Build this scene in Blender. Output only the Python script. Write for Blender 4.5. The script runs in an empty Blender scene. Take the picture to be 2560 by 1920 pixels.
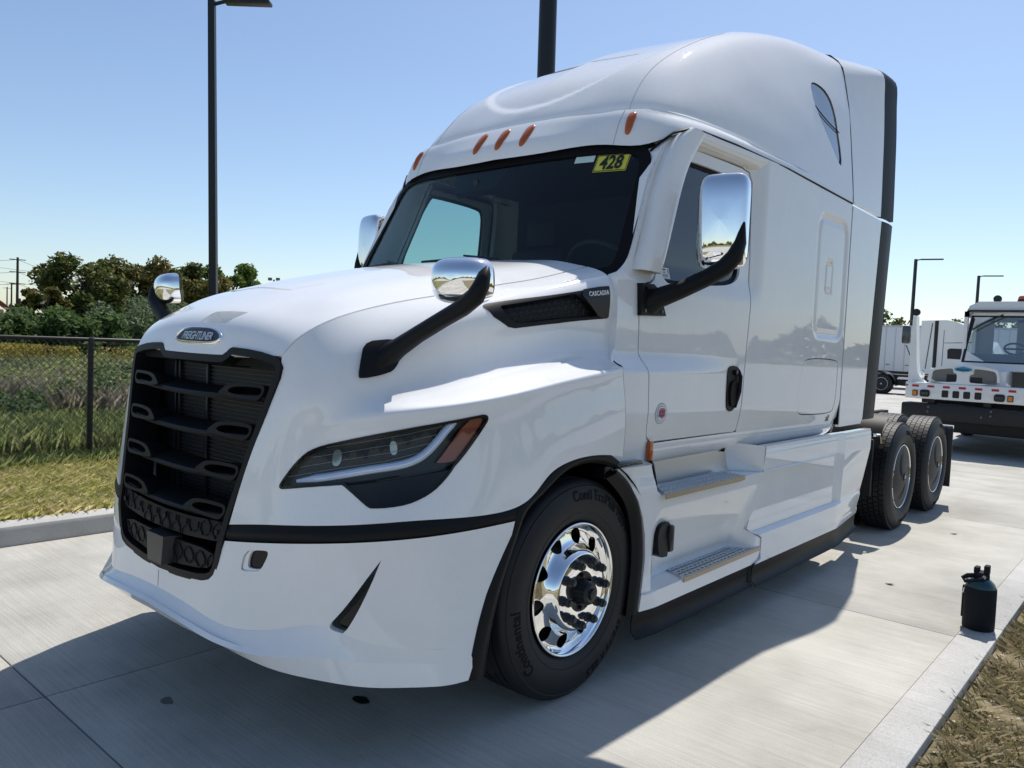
import bpy, bmesh, math, random
import numpy as np
from mathutils import Vector, Matrix, geometry
from math import pi, sin, cos, radians
rnd = random.Random(7)
scene = bpy.context.scene
col = scene.collection
# ---------------------------------------------------------------- camera
cam_d = bpy.data.cameras.new('camera'); cam = bpy.data.objects.new('camera', cam_d); col.objects.link(cam)
cam_d.sensor_width = 36; cam_d.lens = 36 * 1939.92 / 2560; cam_d.clip_start = .05; cam_d.clip_end = 3000
def _aim():
    yaw, pit, rol = radians(40.832), radians(2.943), radians(2.519)
    f0 = Vector((-sin(yaw), cos(yaw), 0)); r0 = Vector((cos(yaw), sin(yaw), 0)); u0 = Vector((0, 0, 1))
    f = f0 * cos(pit) - u0 * sin(pit); u = u0 * cos(pit) + f0 * sin(pit)
    r = r0 * cos(rol) + u * sin(rol); u = u * cos(rol) - r0 * sin(rol)
    M = Matrix((r, u, -f)).transposed().to_4x4(); M.translation = Vector((3.146, -2.834, 1.595)); return M
cam.matrix_world = _aim(); scene.camera = cam
# ---------------------------------------------------------------- sky, sun, exposure
SUN = Vector((-.135, .61, 1)).normalized()
world = bpy.data.worlds.new('World'); scene.world = world; world.use_nodes = True
wn = world.node_tree.nodes; wl = world.node_tree.links
sky = wn.new('ShaderNodeTexSky'); sky.sky_type = 'NISHITA'; sky.sun_disc = False
sky.sun_elevation = math.asin(SUN.z); sky.sun_rotation = math.atan2(SUN.x, SUN.y)
sky.altitude = 200; sky.air_density = 1.0; sky.dust_density = .7; sky.ozone_density = 2.2
wl.new(sky.outputs[0], wn['Background'].inputs[0]); wn['Background'].inputs[1].default_value = .105
sd = bpy.data.lights.new('sun', 'SUN'); sd.energy = 3.9; sd.angle = radians(.53); sd.color = (1, .95, .87)
so = bpy.data.objects.new('sun', sd); col.objects.link(so); so.rotation_euler = SUN.to_track_quat('Z', 'Y').to_euler(); so.location = (0, 0, 30)
vs = scene.view_settings; vs.view_transform = 'Standard'; vs.look = 'None'; vs.exposure = 0.42; vs.gamma = 1; vs.use_curve_mapping = False
# ---------------------------------------------------------------- helpers
def mat(name, base=(.8, .8, .8), rough=.5, metal=0, coat=0, coatr=.03, spec=.5, emit=None, trans=0, ior=1.45, alpha=1):
    m = bpy.data.materials.new(name); m.use_nodes = True; b = m.node_tree.nodes['Principled BSDF']
    b.inputs['Base Color'].default_value = (*base, 1); b.inputs['Roughness'].default_value = rough; b.inputs['Metallic'].default_value = metal
    b.inputs['Coat Weight'].default_value = coat; b.inputs['Coat Roughness'].default_value = coatr; b.inputs['Specular IOR Level'].default_value = spec
    b.inputs['Transmission Weight'].default_value = trans; b.inputs['IOR'].default_value = ior
    if emit: b.inputs['Emission Color'].default_value = (*emit[:3], 1); b.inputs['Emission Strength'].default_value = emit[3]
    return m
def nodes(m): t = m.node_tree; return t.nodes, t.links, t.nodes['Principled BSDF']
def tex_noise(m, scale, detail=4, rough=.55, coord='Object', vec_scale=(1, 1, 1), dist=0):
    n, l, b = nodes(m); tc = n.new('ShaderNodeTexCoord'); mp = n.new('ShaderNodeMapping'); mp.inputs['Scale'].default_value = vec_scale
    t = n.new('ShaderNodeTexNoise'); t.inputs['Scale'].default_value = scale; t.inputs['Detail'].default_value = detail; t.inputs['Roughness'].default_value = rough
    t.inputs['Distortion'].default_value = dist
    l.new(tc.outputs[coord], mp.inputs[0]); l.new(mp.outputs[0], t.inputs[0]); return t.outputs['Fac']
def ramp(m, src, stops):
    n, l, b = nodes(m); r = n.new('ShaderNodeValToRGB'); e = r.color_ramp.elements
    e[0].position, e[0].color = stops[0][0], (*stops[0][1], 1); e[1].position, e[1].color = stops[-1][0], (*stops[-1][1], 1)
    for p, c in stops[1:-1]: x = e.new(p); x.color = (*c, 1)
    l.new(src, r.inputs[0]); return r.outputs[0]
def mixc(m, a, b_, fac, mode='MIX'):
    n, l, b = nodes(m); x = n.new('ShaderNodeMix'); x.data_type = 'RGBA'; x.blend_type = mode
    for s, v in ((x.inputs[0], fac), (x.inputs[6], a), (x.inputs[7], b_)):
        if hasattr(v, 'links'): l.new(v, s)
        elif isinstance(v, tuple): s.default_value = (*v, 1)
        else: s.default_value = v
    return x.outputs[2]
def bump(m, src, strength, dist, prev=None):
    n, l, b = nodes(m); k = n.new('ShaderNodeBump'); k.inputs['Strength'].default_value = strength; k.inputs['Distance'].default_value = dist
    l.new(src, k.inputs['Height']); l.new(k.outputs[0], b.inputs['Normal'])
    if prev: l.new(prev, k.inputs['Normal'])
    return k.outputs[0]
def tag(o, label=None, cat=None, group=None, kind=None):
    for k, v in (('label', label), ('category', cat), ('group', group), ('kind', kind)):
        if v: o[k] = v
    return o
def empty(name, loc=(0, 0, 0), rz=0, label=None, cat=None, group=None):
    o = bpy.data.objects.new(name, None); o.empty_display_size = .2; col.objects.link(o); o.location = loc; o.rotation_euler = (0, 0, rz)
    return tag(o, label, cat, group)
def mk(name, V, F, m, parent=None, N=None, angle=35, flat=False):
    """one mesh object; N = vertex normals, else shaded smooth below the given angle"""
    me = bpy.data.meshes.new(name); me.from_pydata([tuple(map(float, v)) for v in V], [], [tuple(map(int, f)) for f in F])
    ms = m if isinstance(m, (list, tuple)) else [m]
    for x in ms: me.materials.append(x)
    if N is not None:
        me.shade_smooth(); me.normals_split_custom_set_from_vertices([tuple(map(float, n)) for n in N])
    elif not flat:
        me.shade_smooth(); me.set_sharp_from_angle(angle=radians(angle))
    o = bpy.data.objects.new(name, me); col.objects.link(o); o.parent = parent
    return o
class MB:
    """collects shapes for one mesh"""
    def __init__(s): s.V = []; s.F = []
    def add(s, V, F):
        k = len(s.V); s.V += [tuple(map(float, v)) for v in V]; s.F += [tuple(int(i) + k for i in f) for f in F]; return s
    def box(s, a, b, bev=0, M=None):
        a = Vector(a); b = Vector(b)
        if bev <= 0:
            V = [(x, y, z) for z in (a.z, b.z) for y in (a.y, b.y) for x in (a.x, b.x)]
            F = [(0, 2, 3, 1), (4, 5, 7, 6), (0, 1, 5, 4), (2, 6, 7, 3), (0, 4, 6, 2), (1, 3, 7, 5)]
        else:
            bm = bmesh.new(); bmesh.ops.create_cube(bm, size=1)
            for v in bm.verts: v.co = Vector(((a[i] + b[i]) / 2 + v.co[i] * (b[i] - a[i]) for i in range(3)))
            bmesh.ops.bevel(bm, geom=bm.edges[:], offset=bev, segments=2, profile=.5, affect='EDGES')
            V = [v.co.copy() for v in bm.verts]; bm.verts.index_update(); F = [[v.index for v in f.verts] for f in bm.faces]; bm.free()
        if M is not None: V = [M @ Vector(v) for v in V]
        return s.add(V, F)
    def tube(s, path, r, n=8, cap=True, sy=1.0):
        P = [Vector(p) for p in path]; rs = r if isinstance(r, (list, tuple)) else [r] * len(P); V = []; F = []; ref = None
        for i, p in enumerate(P):
            t = (P[min(i + 1, len(P) - 1)] - P[max(i - 1, 0)]).normalized()
            if ref is None: ref = Vector((0, 0, 1)) if abs(t.z) < .9 else Vector((1, 0, 0))
            a = t.cross(ref).normalized(); b = a.cross(t).normalized(); ref = b
            for k in range(n):
                w = 2 * pi * k / n; V.append(p + a * cos(w) * rs[i] + b * sin(w) * rs[i] * sy)
        for i in range(len(P) - 1):
            for k in range(n): F.append((i * n + k, i * n + (k + 1) % n, (i + 1) * n + (k + 1) % n, (i + 1) * n + k))
        if cap: F.append(tuple(range(n))[::-1]); F.append(tuple(range((len(P) - 1) * n, len(P) * n)))
        return s.add(V, F)
    def lathe(s, prof, n=48, axis='x', c=(0, 0, 0), close=False):
        """prof = list of (distance along the axis, radius)"""
        V = []; F = []; m = len(prof)
        for k in range(n):
            w = 2 * pi * k / n
            for a, r in prof:
                q = {'x': (a, r * cos(w), r * sin(w)), 'y': (r * sin(w), a, r * cos(w)), 'z': (r * cos(w), r * sin(w), a)}[axis]
                V.append((q[0] + c[0], q[1] + c[1], q[2] + c[2]))
        for k in range(n):
            k2 = (k + 1) % n
            for j in range(m - 1 + (1 if close else 0)):
                j2 = (j + 1) % m; F.append((k * m + j, k2 * m + j, k2 * m + j2, k * m + j2))
        return s.add(V, F)
    def prism(s, poly, f0, f1):
        """poly: 2-D points; f0, f1 map a point to the front and the back"""
        n = len(poly); V = [f0(*p) for p in poly] + [f1(*p) for p in poly]
        F = [tuple(range(n)), tuple(range(2 * n - 1, n - 1, -1))] + [(i, i + n, (i + 1) % n + n, (i + 1) % n) for i in range(n)]
        return s.add(V, F)
    def fix(s):
        bm = bmesh.new(); vs_ = [bm.verts.new(v) for v in s.V]
        for f in s.F:
            try: bm.faces.new([vs_[i] for i in f])
            except ValueError: pass
        bmesh.ops.recalc_face_normals(bm, faces=bm.faces[:]); bm.verts.index_update()
        s.V = [tuple(v.co) for v in bm.verts]; s.F = [tuple(v.index for v in f.verts) for f in bm.faces]; bm.free(); return s
    def build(s, name, m, parent=None, angle=35, fix=True, flat=False, sx=1):
        if fix: s.fix()
        V, F = s.V, s.F
        if sx < 0: V = [(-x, y, z) for x, y, z in V]; F = [f[::-1] for f in F]
        return mk(name, V, F, m, parent, angle=angle, flat=flat)
def inside(poly, P):
    poly = np.asarray(poly, float); x, y = P[:, 0], P[:, 1]; r = np.zeros(len(P), bool); j = len(poly) - 1
    for i in range(len(poly)):
        xi, yi = poly[i]; xj, yj = poly[j]
        c = ((yi > y) != (yj > y)) & (x < (xj - xi) * (y - yi) / (yj - yi + 1e-30) + xi); r ^= c; j = i
    return r
def resample(poly, su, sv, step):
    out = []; n = len(poly)
    for i in range(n):
        a = np.array(poly[i], float); b = np.array(poly[(i + 1) % n], float)
        k = max(1, int(math.ceil(np.hypot((b - a)[0] * su, (b - a)[1] * sv) / step)))
        out += [tuple(a + (b - a) * t / k) for t in range(k)]
    return out
def smooth_poly(poly, n=2, keep=()):
    """corner cutting; points whose index is in keep stay sharp"""
    P = [(tuple(p), i in keep) for i, p in enumerate(poly)]
    for _ in range(n):
        Q = []
        for i, (p, k) in enumerate(P):
            if k: Q.append((p, True)); continue
            a = P[i - 1][0]; b = P[(i + 1) % len(P)][0]
            Q += [((p[0] * .75 + a[0] * .25, p[1] * .75 + a[1] * .25), False), ((p[0] * .75 + b[0] * .25, p[1] * .75 + b[1] * .25), False)]
        P = Q
    return [p for p, _ in P]
def sheet(S, outline, holes=(), step=.03, size=(1, 1), off=0.0, out=(1, 0, 0), rim=0.0, hole_rim=None, lines_u=(), lines_v=()):
    """triangulated patch of surface S inside an outline of (u, v) points; size = metres per unit of u and v; rim = depth of the turned-in edge
    returns vertices, faces, normals"""
    su, sv = size; O = resample(outline, su, sv, step); H = [resample(h, su, sv, step * .7) for h in holes]
    A = np.array(O); lo = A.min(0); hi = A.max(0)
    gu = np.unique(np.concatenate([np.arange(lo[0], hi[0], step / su), np.array([x for x in lines_u if lo[0] < x < hi[0]])]))
    gv = np.unique(np.concatenate([np.arange(lo[1], hi[1], step / sv), np.array([x for x in lines_v if lo[1] < x < hi[1]])]))
    U, W = np.meshgrid(gu, gv, indexing='ij'); G = np.stack([U.ravel(), W.ravel()], 1)
    k = inside(O, G)
    for h in H: k &= ~inside(h, G)
    G = G[k]; B = np.array(O + [p for h in H for p in h]); sc = np.array([su, sv])
    if len(G):
        d = np.full(len(G), 1e9)
        for i in range(0, len(B), 64): d = np.minimum(d, np.linalg.norm((G[:, None] - B[None, i:i + 64]) * sc, axis=2).min(1))
        G = G[d > step * .42]
    P = np.concatenate([B, G]) if len(G) else B
    E = []; s = 0
    for L in [O] + H: E += [(s + i, s + (i + 1) % len(L)) for i in range(len(L))]; s += len(L)
    r = geometry.delaunay_2d_cdt([Vector(p * sc) for p in P], E, [], 0, 1e-7)
    Q = np.array([tuple(v) for v in r[0]]) / sc; T = np.array([f for f in r[2]])
    c = Q[T].mean(1); k = inside(O, c)
    for h in H: k &= ~inside(h, c)
    T = T[k]
    used = np.unique(T); rm = -np.ones(len(Q), int); rm[used] = np.arange(len(used)); T = rm[T]; Q = Q[used]
    X = S.pt(Q[:, 0], Q[:, 1]); Nn = snorm(S, Q[:, 0], Q[:, 1])
    ref = np.array(out(X) if callable(out) else np.tile(out, (len(X), 1)), float)
    Nn *= np.where((Nn * ref).sum(1) < 0, -1, 1)[:, None]
    X = X + Nn * off
    fn = np.cross(X[T[:, 1]] - X[T[:, 0]], X[T[:, 2]] - X[T[:, 0]]); fl = (fn * Nn[T[:, 0]]).sum(1) < 0; T[fl] = T[fl][:, ::-1]
    V = [tuple(v) for v in X]; N = [tuple(v) for v in Nn]; F = [tuple(t) for t in T]
    loops = [(O, rim)] + [(h, rim if hole_rim is None else hole_rim) for h in H]
    for li, (L, dep) in enumerate(loops):
        if not dep: continue
        q = np.array(L); X0 = S.pt(q[:, 0], q[:, 1]); n0 = snorm(S, q[:, 0], q[:, 1]); rf = np.array(out(X0) if callable(out) else np.tile(out, (len(X0), 1)), float)
        n0 *= np.where((n0 * rf).sum(1) < 0, -1, 1)[:, None]; X0 = X0 + n0 * off; X1 = X0 - n0 * dep
        tg = np.roll(X0, -1, 0) - np.roll(X0, 1, 0); sn = np.cross(tg, n0); sn /= np.maximum(np.linalg.norm(sn, axis=1, keepdims=True), 1e-9)
        cen = X0.mean(0); sg = np.sign(((X0 - cen) * sn).sum()); sn *= sg if li == 0 else -sg
        k0 = len(V); n = len(L); V += [tuple(v) for v in X0] + [tuple(v) for v in X1]; N += [tuple(v) for v in sn] * 2
        for i in range(n):
            j = (i + 1) % n; f = (k0 + i, k0 + j, k0 + n + j, k0 + n + i)
            a = np.cross(np.array(V[f[1]]) - V[f[0]], np.array(V[f[3]]) - V[f[0]])
            F.append(f if a @ sn[i] > 0 else f[::-1])
    return V, F, N
def skin(name, parts, m, parent=None, sx=1):
    """one object from several (V, F, N) pieces, mirrored when sx = -1"""
    V = []; F = []; N = []
    for v, f, n in parts:
        k = len(V); V += v; N += n; F += [tuple(i + k for i in t) for t in f]
    if sx < 0: V = [(-a, b, c) for a, b, c in V]; N = [(-a, b, c) for a, b, c in N]; F = [f[::-1] for f in F]
    return mk(name, V, F, m, parent, N=N)
def flipx(p): v, f, n = p; return [(-a, b, c) for a, b, c in v], [t[::-1] for t in f], [(-a, b, c) for a, b, c in n]
def rrect(x0, x1, y0, y1, r, n=5):
    P = []
    for cx, cy, a in ((x1 - r, y1 - r, 0), (x0 + r, y1 - r, 90), (x0 + r, y0 + r, 180), (x1 - r, y0 + r, 270)):
        P += [(cx + r * cos(radians(a + 90 * k / n)), cy + r * sin(radians(a + 90 * k / n))) for k in range(n + 1)]
    return P
def text_mesh(s, size=1, extrude=0, shear=0, bold=0, spacing=1.0, wide=1.0):
    cu = bpy.data.curves.new('t', 'FONT'); cu.body = s; cu.size = size; cu.extrude = extrude; cu.shear = shear; cu.offset = bold; cu.space_character = spacing
    cu.align_x = 'CENTER'; cu.align_y = 'CENTER'; cu.resolution_u = 3
    o = bpy.data.objects.new('t', cu); col.objects.link(o); dg = bpy.context.evaluated_depsgraph_get(); me = bpy.data.meshes.new_from_object(o.evaluated_get(dg))
    V = [(v.co.x * wide, v.co.y, v.co.z) for v in me.vertices]; F = [tuple(p.vertices) for p in me.polygons]
    bpy.data.objects.remove(o); bpy.data.meshes.remove(me); bpy.data.curves.remove(cu); return V, F
def copy_tree(o, parent=None):
    c = o.copy(); col.objects.link(c); c.parent = parent
    for ch in [x for x in kids(o)]: copy_tree(ch, c)
    return c
def kids(o): return [x for x in bpy.data.objects if x.parent == o]
def frame_at(p, n, up):
    n = Vector(n).normalized(); x = Vector(up).cross(n).normalized(); y = n.cross(x); M = Matrix((x, y, n)).transposed().to_4x4(); M.translation = Vector(p); return M
import numpy as np
def _nat(t, tt):
    """evaluation matrix of the natural cubic spline with knots t at params tt"""
    n = len(t); h = np.diff(t); A = np.zeros((n, n)); B = np.zeros((n, n)); A[0, 0] = A[-1, -1] = 1
    for i in range(1, n - 1):
        A[i, i - 1] = h[i - 1]; A[i, i] = 2 * (h[i - 1] + h[i]); A[i, i + 1] = h[i]
        B[i, i - 1] = 6 / h[i - 1]; B[i, i] = -6 / h[i - 1] - 6 / h[i]; B[i, i + 1] = 6 / h[i]
    M = np.linalg.solve(A, B) if n > 2 else np.zeros((n, n))
    tt = np.clip(np.asarray(tt, float), t[0], t[-1])
    k = np.clip(np.searchsorted(t, tt, side='right') - 1, 0, n - 2)
    E = np.zeros((len(tt), n)); hk = h[k]; a = (t[k + 1] - tt) / hk; b = (tt - t[k]) / hk
    r = np.arange(len(tt)); E[r, k] += a; E[r, k + 1] += b
    E += ((a ** 3 - a) * hk ** 2 / 6)[:, None] * M[k] + ((b ** 3 - b) * hk ** 2 / 6)[:, None] * M[k + 1]
    return E
class Net:
    """smooth surface through a grid of points: P[i][j], u along i, v along j, both 0..1"""
    def __init__(s, P):
        s.P = np.array(P, float); n, m = s.P.shape[:2]
        def kn(Q):
            d = np.linalg.norm(np.diff(Q, axis=0), axis=2).mean(1); d = np.maximum(d, 1e-3) ** .75
            t = np.concatenate([[0], np.cumsum(d)]); return t / t[-1]
        s.tu = kn(s.P); s.tv = kn(s.P.transpose(1, 0, 2))
    def pt(s, u, v):
        u = np.atleast_1d(u); v = np.atleast_1d(v)
        return np.einsum('ki,kj,ijc->kc', _nat(s.tu, u), _nat(s.tv, v), s.P)
class Func:
    """surface given by f(u, v) -> xyz arrays"""
    def __init__(s, f): s.f = f
    def pt(s, u, v):
        u = np.atleast_1d(np.asarray(u, float)); v = np.atleast_1d(np.asarray(v, float))
        return np.stack(s.f(u, v), 1)
def ss(a, b, x):
    t = np.clip((np.asarray(x, float) - a) / (b - a), 0, 1); return t * t * (3 - 2 * t)
def interp(x, xs, ys): return np.interp(x, xs, ys)
def cub(x, xs, ys):
    return _nat(np.array(xs, float), np.atleast_1d(x)) @ np.array(ys, float)
def snorm(S, u, v, h=1e-4):
    a = S.pt(u + h, v) - S.pt(u - h, v); b = S.pt(u, v + h) - S.pt(u, v - h)
    n = np.cross(a, b); l = np.linalg.norm(n, axis=1, keepdims=True); return n / np.maximum(l, 1e-12)
# ---- shapes of the truck (metres; x to its left-hand side, y to the rear of the front axle, z up) ----
_HS = Net([
 [(.607,-1.212,1.514),(.612,-1.222,1.43),(.592,-1.243,1.34),(.566,-1.266,1.24),(.528,-1.302,1.08),(.490,-1.340,.876)],
 [(.634,-1.160,1.584),(.672,-1.185,1.46),(.670,-1.215,1.355),(.660,-1.235,1.25),(.640,-1.262,1.09),(.615,-1.298,.893)],
 [(.672,-1.068,1.648),(.752,-1.105,1.51),(.785,-1.138,1.385),(.788,-1.150,1.275),(.785,-1.170,1.10),(.775,-1.225,.908)],
 [(.705,-.945,1.697),(.828,-.975,1.563),(.868,-1.003,1.402),(.925,-1.035,1.315),(.945,-1.035,1.12),(.930,-1.108,.922)],
 [(.742,-.755,1.749),(.884,-.775,1.622),(.926,-.790,1.434),(1.072,-.805,1.352),(1.092,-.805,1.13),(1.090,-.905,.940)],
 [(.775,-.525,1.797),(.930,-.535,1.698),(.974,-.540,1.480),(1.168,-.540,1.398),(1.180,-.545,1.17),(1.205,-.525,.958)],
 [(.803,-.280,1.851),(.956,-.280,1.755),(.994,-.280,1.525),(1.190,-.280,1.443),(1.208,-.285,1.25),(1.216,-.330,1.075)],
 [(.829,-.020,1.904),(.984,-.020,1.81),(1.012,-.020,1.570),(1.198,-.020,1.480),(1.216,-.020,1.30),(1.222,-.060,1.125)],
 [(.874,.318,1.995),(1.042,.318,1.888),(1.046,.300,1.59),(1.190,.205,1.506),(1.210,.215,1.31),(1.200,.228,1.095)]])
def _sharpen(N, w, d=.032):
    # two extra rows close to the fender crease make it crisp towards the rear and leave the nose smooth
    L = np.linalg.norm(np.diff(N.P, axis=1), axis=2); R_ = []
    for i, p in enumerate(N.P):
        a = N.pt(N.tu[i], N.tv[3] - (N.tv[3] - N.tv[2]) * d / L[i, 2])[0]; b = N.pt(N.tu[i], N.tv[3] + (N.tv[4] - N.tv[3]) * d / L[i, 3])[0]
        la = p[3] + (p[2] - p[3]) * d / L[i, 2]; la[2] -= .004; lb = p[3] + (p[4] - p[3]) * d / L[i, 3]
        R_.append([p[0], p[1], p[2], a * (1 - w[i]) + la * w[i], p[3], b * (1 - w[i]) + lb * w[i], p[4], p[5]])
    return Net(R_)
HOOD_SIDE = _sharpen(_HS, (0, 0, .25, .8, 1, 1, 1, 1, 1))
_cr = HOOD_SIDE.P[:, 0]
def _hoodtop():
    rows = []
    # each row runs from the centre line to the crease
    zc = [1.500, 1.640, 1.715, 1.775, 1.845, 1.905, 1.960, 2.005, 2.050]
    yc = [-1.258, -1.195, -1.085, -.955, -.760, -.530, -.280, -.020, .275]
    for i, p in enumerate(_cr):
        r = []
        for f in (0, .3, .55, .8, .93, 1):
            x = p[0] * f; y = yc[i] + (p[1] - yc[i]) * f ** 2
            e = p[2] + (zc[i] - p[2]) * (1 - f ** 2.4)
            e += (.012 * math.exp(-((f - .80) / .16) ** 2) if 2 < i else 0) * (1 - f ** 8)
            r.append((x, y, e))
        rows.append(r)
    return Net(rows)
HOOD_TOP = _hoodtop()
def mirrored(N, axis=1):
    # the half surface and its mirror image as one surface; the mirrored parameter runs -1..1
    def f(u, v):
        if axis: P = N.pt(u, np.abs(v)); sg = np.where(v < 0, -1, 1)
        else: P = N.pt(np.abs(u), v); sg = np.where(u < 0, -1, 1)
        return P[:, 0] * sg, P[:, 1], P[:, 2]
    return Func(f)
HOOD_FULL = mirrored(HOOD_TOP)
_BP = np.array([
 [(0,-1.372,.78),(0,-1.374,.66),(0,-1.376,.530),(0,-1.432,.485),(0,-1.405,.446)],
 [(.28,-1.360,.79),(.28,-1.364,.66),(.285,-1.370,.515),(.295,-1.422,.468),(.29,-1.395,.437)],
 [(.49,-1.338,.812),(.50,-1.345,.67),(.515,-1.350,.497),(.54,-1.394,.446),(.52,-1.366,.424)],
 [(.66,-1.285,.830),(.67,-1.283,.68),(.69,-1.268,.512),(.725,-1.306,.432),(.705,-1.290,.380)],
 [(.82,-1.207,.847),(.83,-1.200,.69),(.843,-1.188,.548),(.872,-1.210,.445),(.86,-1.205,.362)],
 [(.97,-1.085,.862),(.975,-1.080,.70),(.985,-1.078,.500),(.995,-1.082,.430),(1.00,-1.085,.342)],
 [(1.09,-.920,.876),(1.095,-.925,.71),(1.102,-.934,.47),(1.105,-.939,.420),(1.105,-.945,.332)],
 [(1.165,-.735,.890),(1.167,-.765,.72),(1.171,-.808,.46),(1.172,-.820,.410),(1.172,-.840,.329)],
 [(1.206,-.535,.903),(1.205,-.590,.73),(1.202,-.696,.46),(1.201,-.725,.410),(1.200,-.757,.332)]])
BUMPER = Net(_BP[:, :3]); BUMPER_SHELF = Net(np.stack([_BP[:, 2], _BP[:, 2] * .55 + _BP[:, 3] * .45 - np.array([0, 0, .006]), _BP[:, 3]], 1)); BUMPER_LIP = Net(_BP[:, 3:])
BUMPER_FULL = mirrored(BUMPER, 0); SHELF_FULL = mirrored(BUMPER_SHELF, 0); LIP_FULL = mirrored(BUMPER_LIP, 0)
def _roof():
    # columns from the centre line round the corner to the rear edge; rows upward from the brow
    C = [
     [(0,.700,2.900),(0,.85,3.07),(0,1.02,3.25),(0,1.40,3.50),(0,1.85,3.72),(0,2.35,3.90),(0,2.85,4.00),(0,3.39,4.05)],
     [(.40,.715,2.897),(.40,.865,3.06),(.40,1.03,3.235),(.41,1.41,3.48),(.42,1.87,3.70),(.43,2.37,3.88),(.44,2.87,3.985),(.45,3.39,4.035)],
     [(.72,.748,2.888),(.71,.89,3.05),(.71,1.06,3.22),(.715,1.44,3.46),(.72,1.90,3.675),(.725,2.40,3.84),(.73,2.90,3.945),(.735,3.39,3.995)],
     [(.90,.800,2.880),(.875,.955,3.04),(.86,1.14,3.20),(.85,1.52,3.425),(.845,1.97,3.63),(.845,2.45,3.79),(.85,2.93,3.90),(.86,3.39,3.960)],
     [(1.005,.98,2.872),(.985,1.16,3.03),(.965,1.37,3.18),(.945,1.72,3.375),(.930,2.12,3.555),(.925,2.56,3.70),(.930,2.98,3.82),(.940,3.39,3.905)],
     [(1.075,1.45,2.866),(1.058,1.60,3.01),(1.038,1.77,3.145),(1.015,2.06,3.32),(.995,2.38,3.47),(.985,2.74,3.61),(.985,3.07,3.735),(.990,3.39,3.835)],
     [(1.118,2.15,2.86),(1.103,2.22,2.98),(1.088,2.31,3.09),(1.070,2.48,3.23),(1.052,2.67,3.36),(1.042,2.90,3.48),(1.032,3.14,3.60),(1.028,3.39,3.685)],
     [(1.133,2.80,2.857),(1.122,2.83,2.95),(1.113,2.87,3.04),(1.100,2.95,3.15),(1.086,3.05,3.26),(1.076,3.16,3.37),(1.067,3.28,3.47),(1.058,3.39,3.54)],
     [(1.136,3.39,2.855),(1.128,3.39,2.94),(1.120,3.39,3.02),(1.110,3.39,3.11),(1.100,3.39,3.21),(1.090,3.39,3.30),(1.080,3.39,3.39),(1.072,3.39,3.46)]]
    C = np.array(C); w = np.array([1, 1, 1, 1, .75, .35, .1, 0, 0])[:, None]; d = C[:, 1] - C[:, 0]; h = d * np.array([1, 1, 0]); h /= np.maximum(np.linalg.norm(h, axis=1, keepdims=True), 1e-6)
    led = C[:, 0] + h * .040 + np.array([0, 0, .008]); lin = C[:, 0] + d * .22                      # small ledge behind the brow
    led2 = C[:, 0] + h * .050 + np.array([0, 0, .026]); lin2 = C[:, 0] + d * .34
    return Net(np.concatenate([C[:, :1], (led * w + lin * (1 - w))[:, None], (led2 * w + lin2 * (1 - w))[:, None], C[:, 1:]], 1))
ROOF = _roof()
ROOF_FULL = mirrored(ROOF, 0)
_bt = ROOF.P[:, 0]
_BW = [
 [(0,.560,2.672),(0,.574,2.735),(0,.622,2.81),_bt[0]],
 [(.40,.586,2.675),(.40,.601,2.737),(.40,.648,2.81),_bt[1]],
 [(.72,.640,2.682),(.72,.662,2.738),(.72,.697,2.815),_bt[2]],
 [(.925,.688,2.664),(.92,.708,2.735),(.912,.742,2.812),_bt[3]],
 [(1.045,.86,2.745),(1.04,.88,2.78),(1.025,.92,2.83),_bt[4]],
 [(1.100,1.37,2.803),(1.096,1.39,2.825),(1.087,1.42,2.845),_bt[5]],
 [(1.128,2.13,2.805),(1.126,2.135,2.825),(1.122,2.14,2.843),_bt[6]],
 [(1.137,2.79,2.795),(1.136,2.79,2.815),(1.135,2.795,2.836),_bt[7]],
 [(1.139,3.39,2.787),(1.138,3.39,2.81),(1.137,3.39,2.832),_bt[8]]]
def _bevel(r, k):
    t = np.array(r[3], float); o = np.array([t[0] * .25, t[1] - 2.4, 0]); o /= np.linalg.norm(o); return [r[0], r[1], r[2], tuple(t + o * .012 * k - np.array([0, 0, .013])), tuple(t)]
BROW = Net([_bevel(r, k) for r, k in zip(_BW, (1, 1, 1, 1, .8, .4, .1, .0, .0))])
BROW_FULL = mirrored(BROW, 0)
def _side(y, z):
    x = 1.075 + .058 * ss(.35, 1.9, y) + .006 * ss(1.9, 3.4, y)
    f = 1 - ss(.45, 1.62, y)
    x = x + .062 * f * ss(1.585, 1.475, z) - .012 * f * ss(1.7, 1.95, z)                 # the shelf that runs on from the fender
    x = x - .030 * ss(1.30, 1.05, z)
    w = (1 - ss(1.66, 1.84, y)) * ss(1.90, 2.06, z)
    x = x - w * (.030 + .035 * ss(2.0, 2.7, z))                                            # door top leans in below the roof ledge
    return x
def _ring(y, z, y0, y1, z0, z1, r, w, rt):
    cx = (y0 + y1) / 2; cz = (z0 + z1) / 2
    qx = np.abs(y - cx) - ((y1 - y0) / 2 - r); qz = np.abs(z - cz) - ((z1 - z0) / 2 - r)
    d = np.hypot(np.maximum(qx, 0), np.maximum(qz, 0)) + np.minimum(np.maximum(qx, qz), 0) - r
    return np.exp(-(d / w) ** 2), d
def _sidef(y, z):
    x = _side(y, z)
    g, d = _ring(y, z, 2.755, 3.315, 1.765, 2.60, .09, .022, 0)
    x = x - .016 * g - .006 * ss(.0, -.02, d)
    g2, d2 = _ring(y, z, 2.93, 3.06, 2.07, 2.29, .035, .010, 0)
    x = x - .010 * g2
    return x, y, z
SIDE = Func(_sidef)
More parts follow.
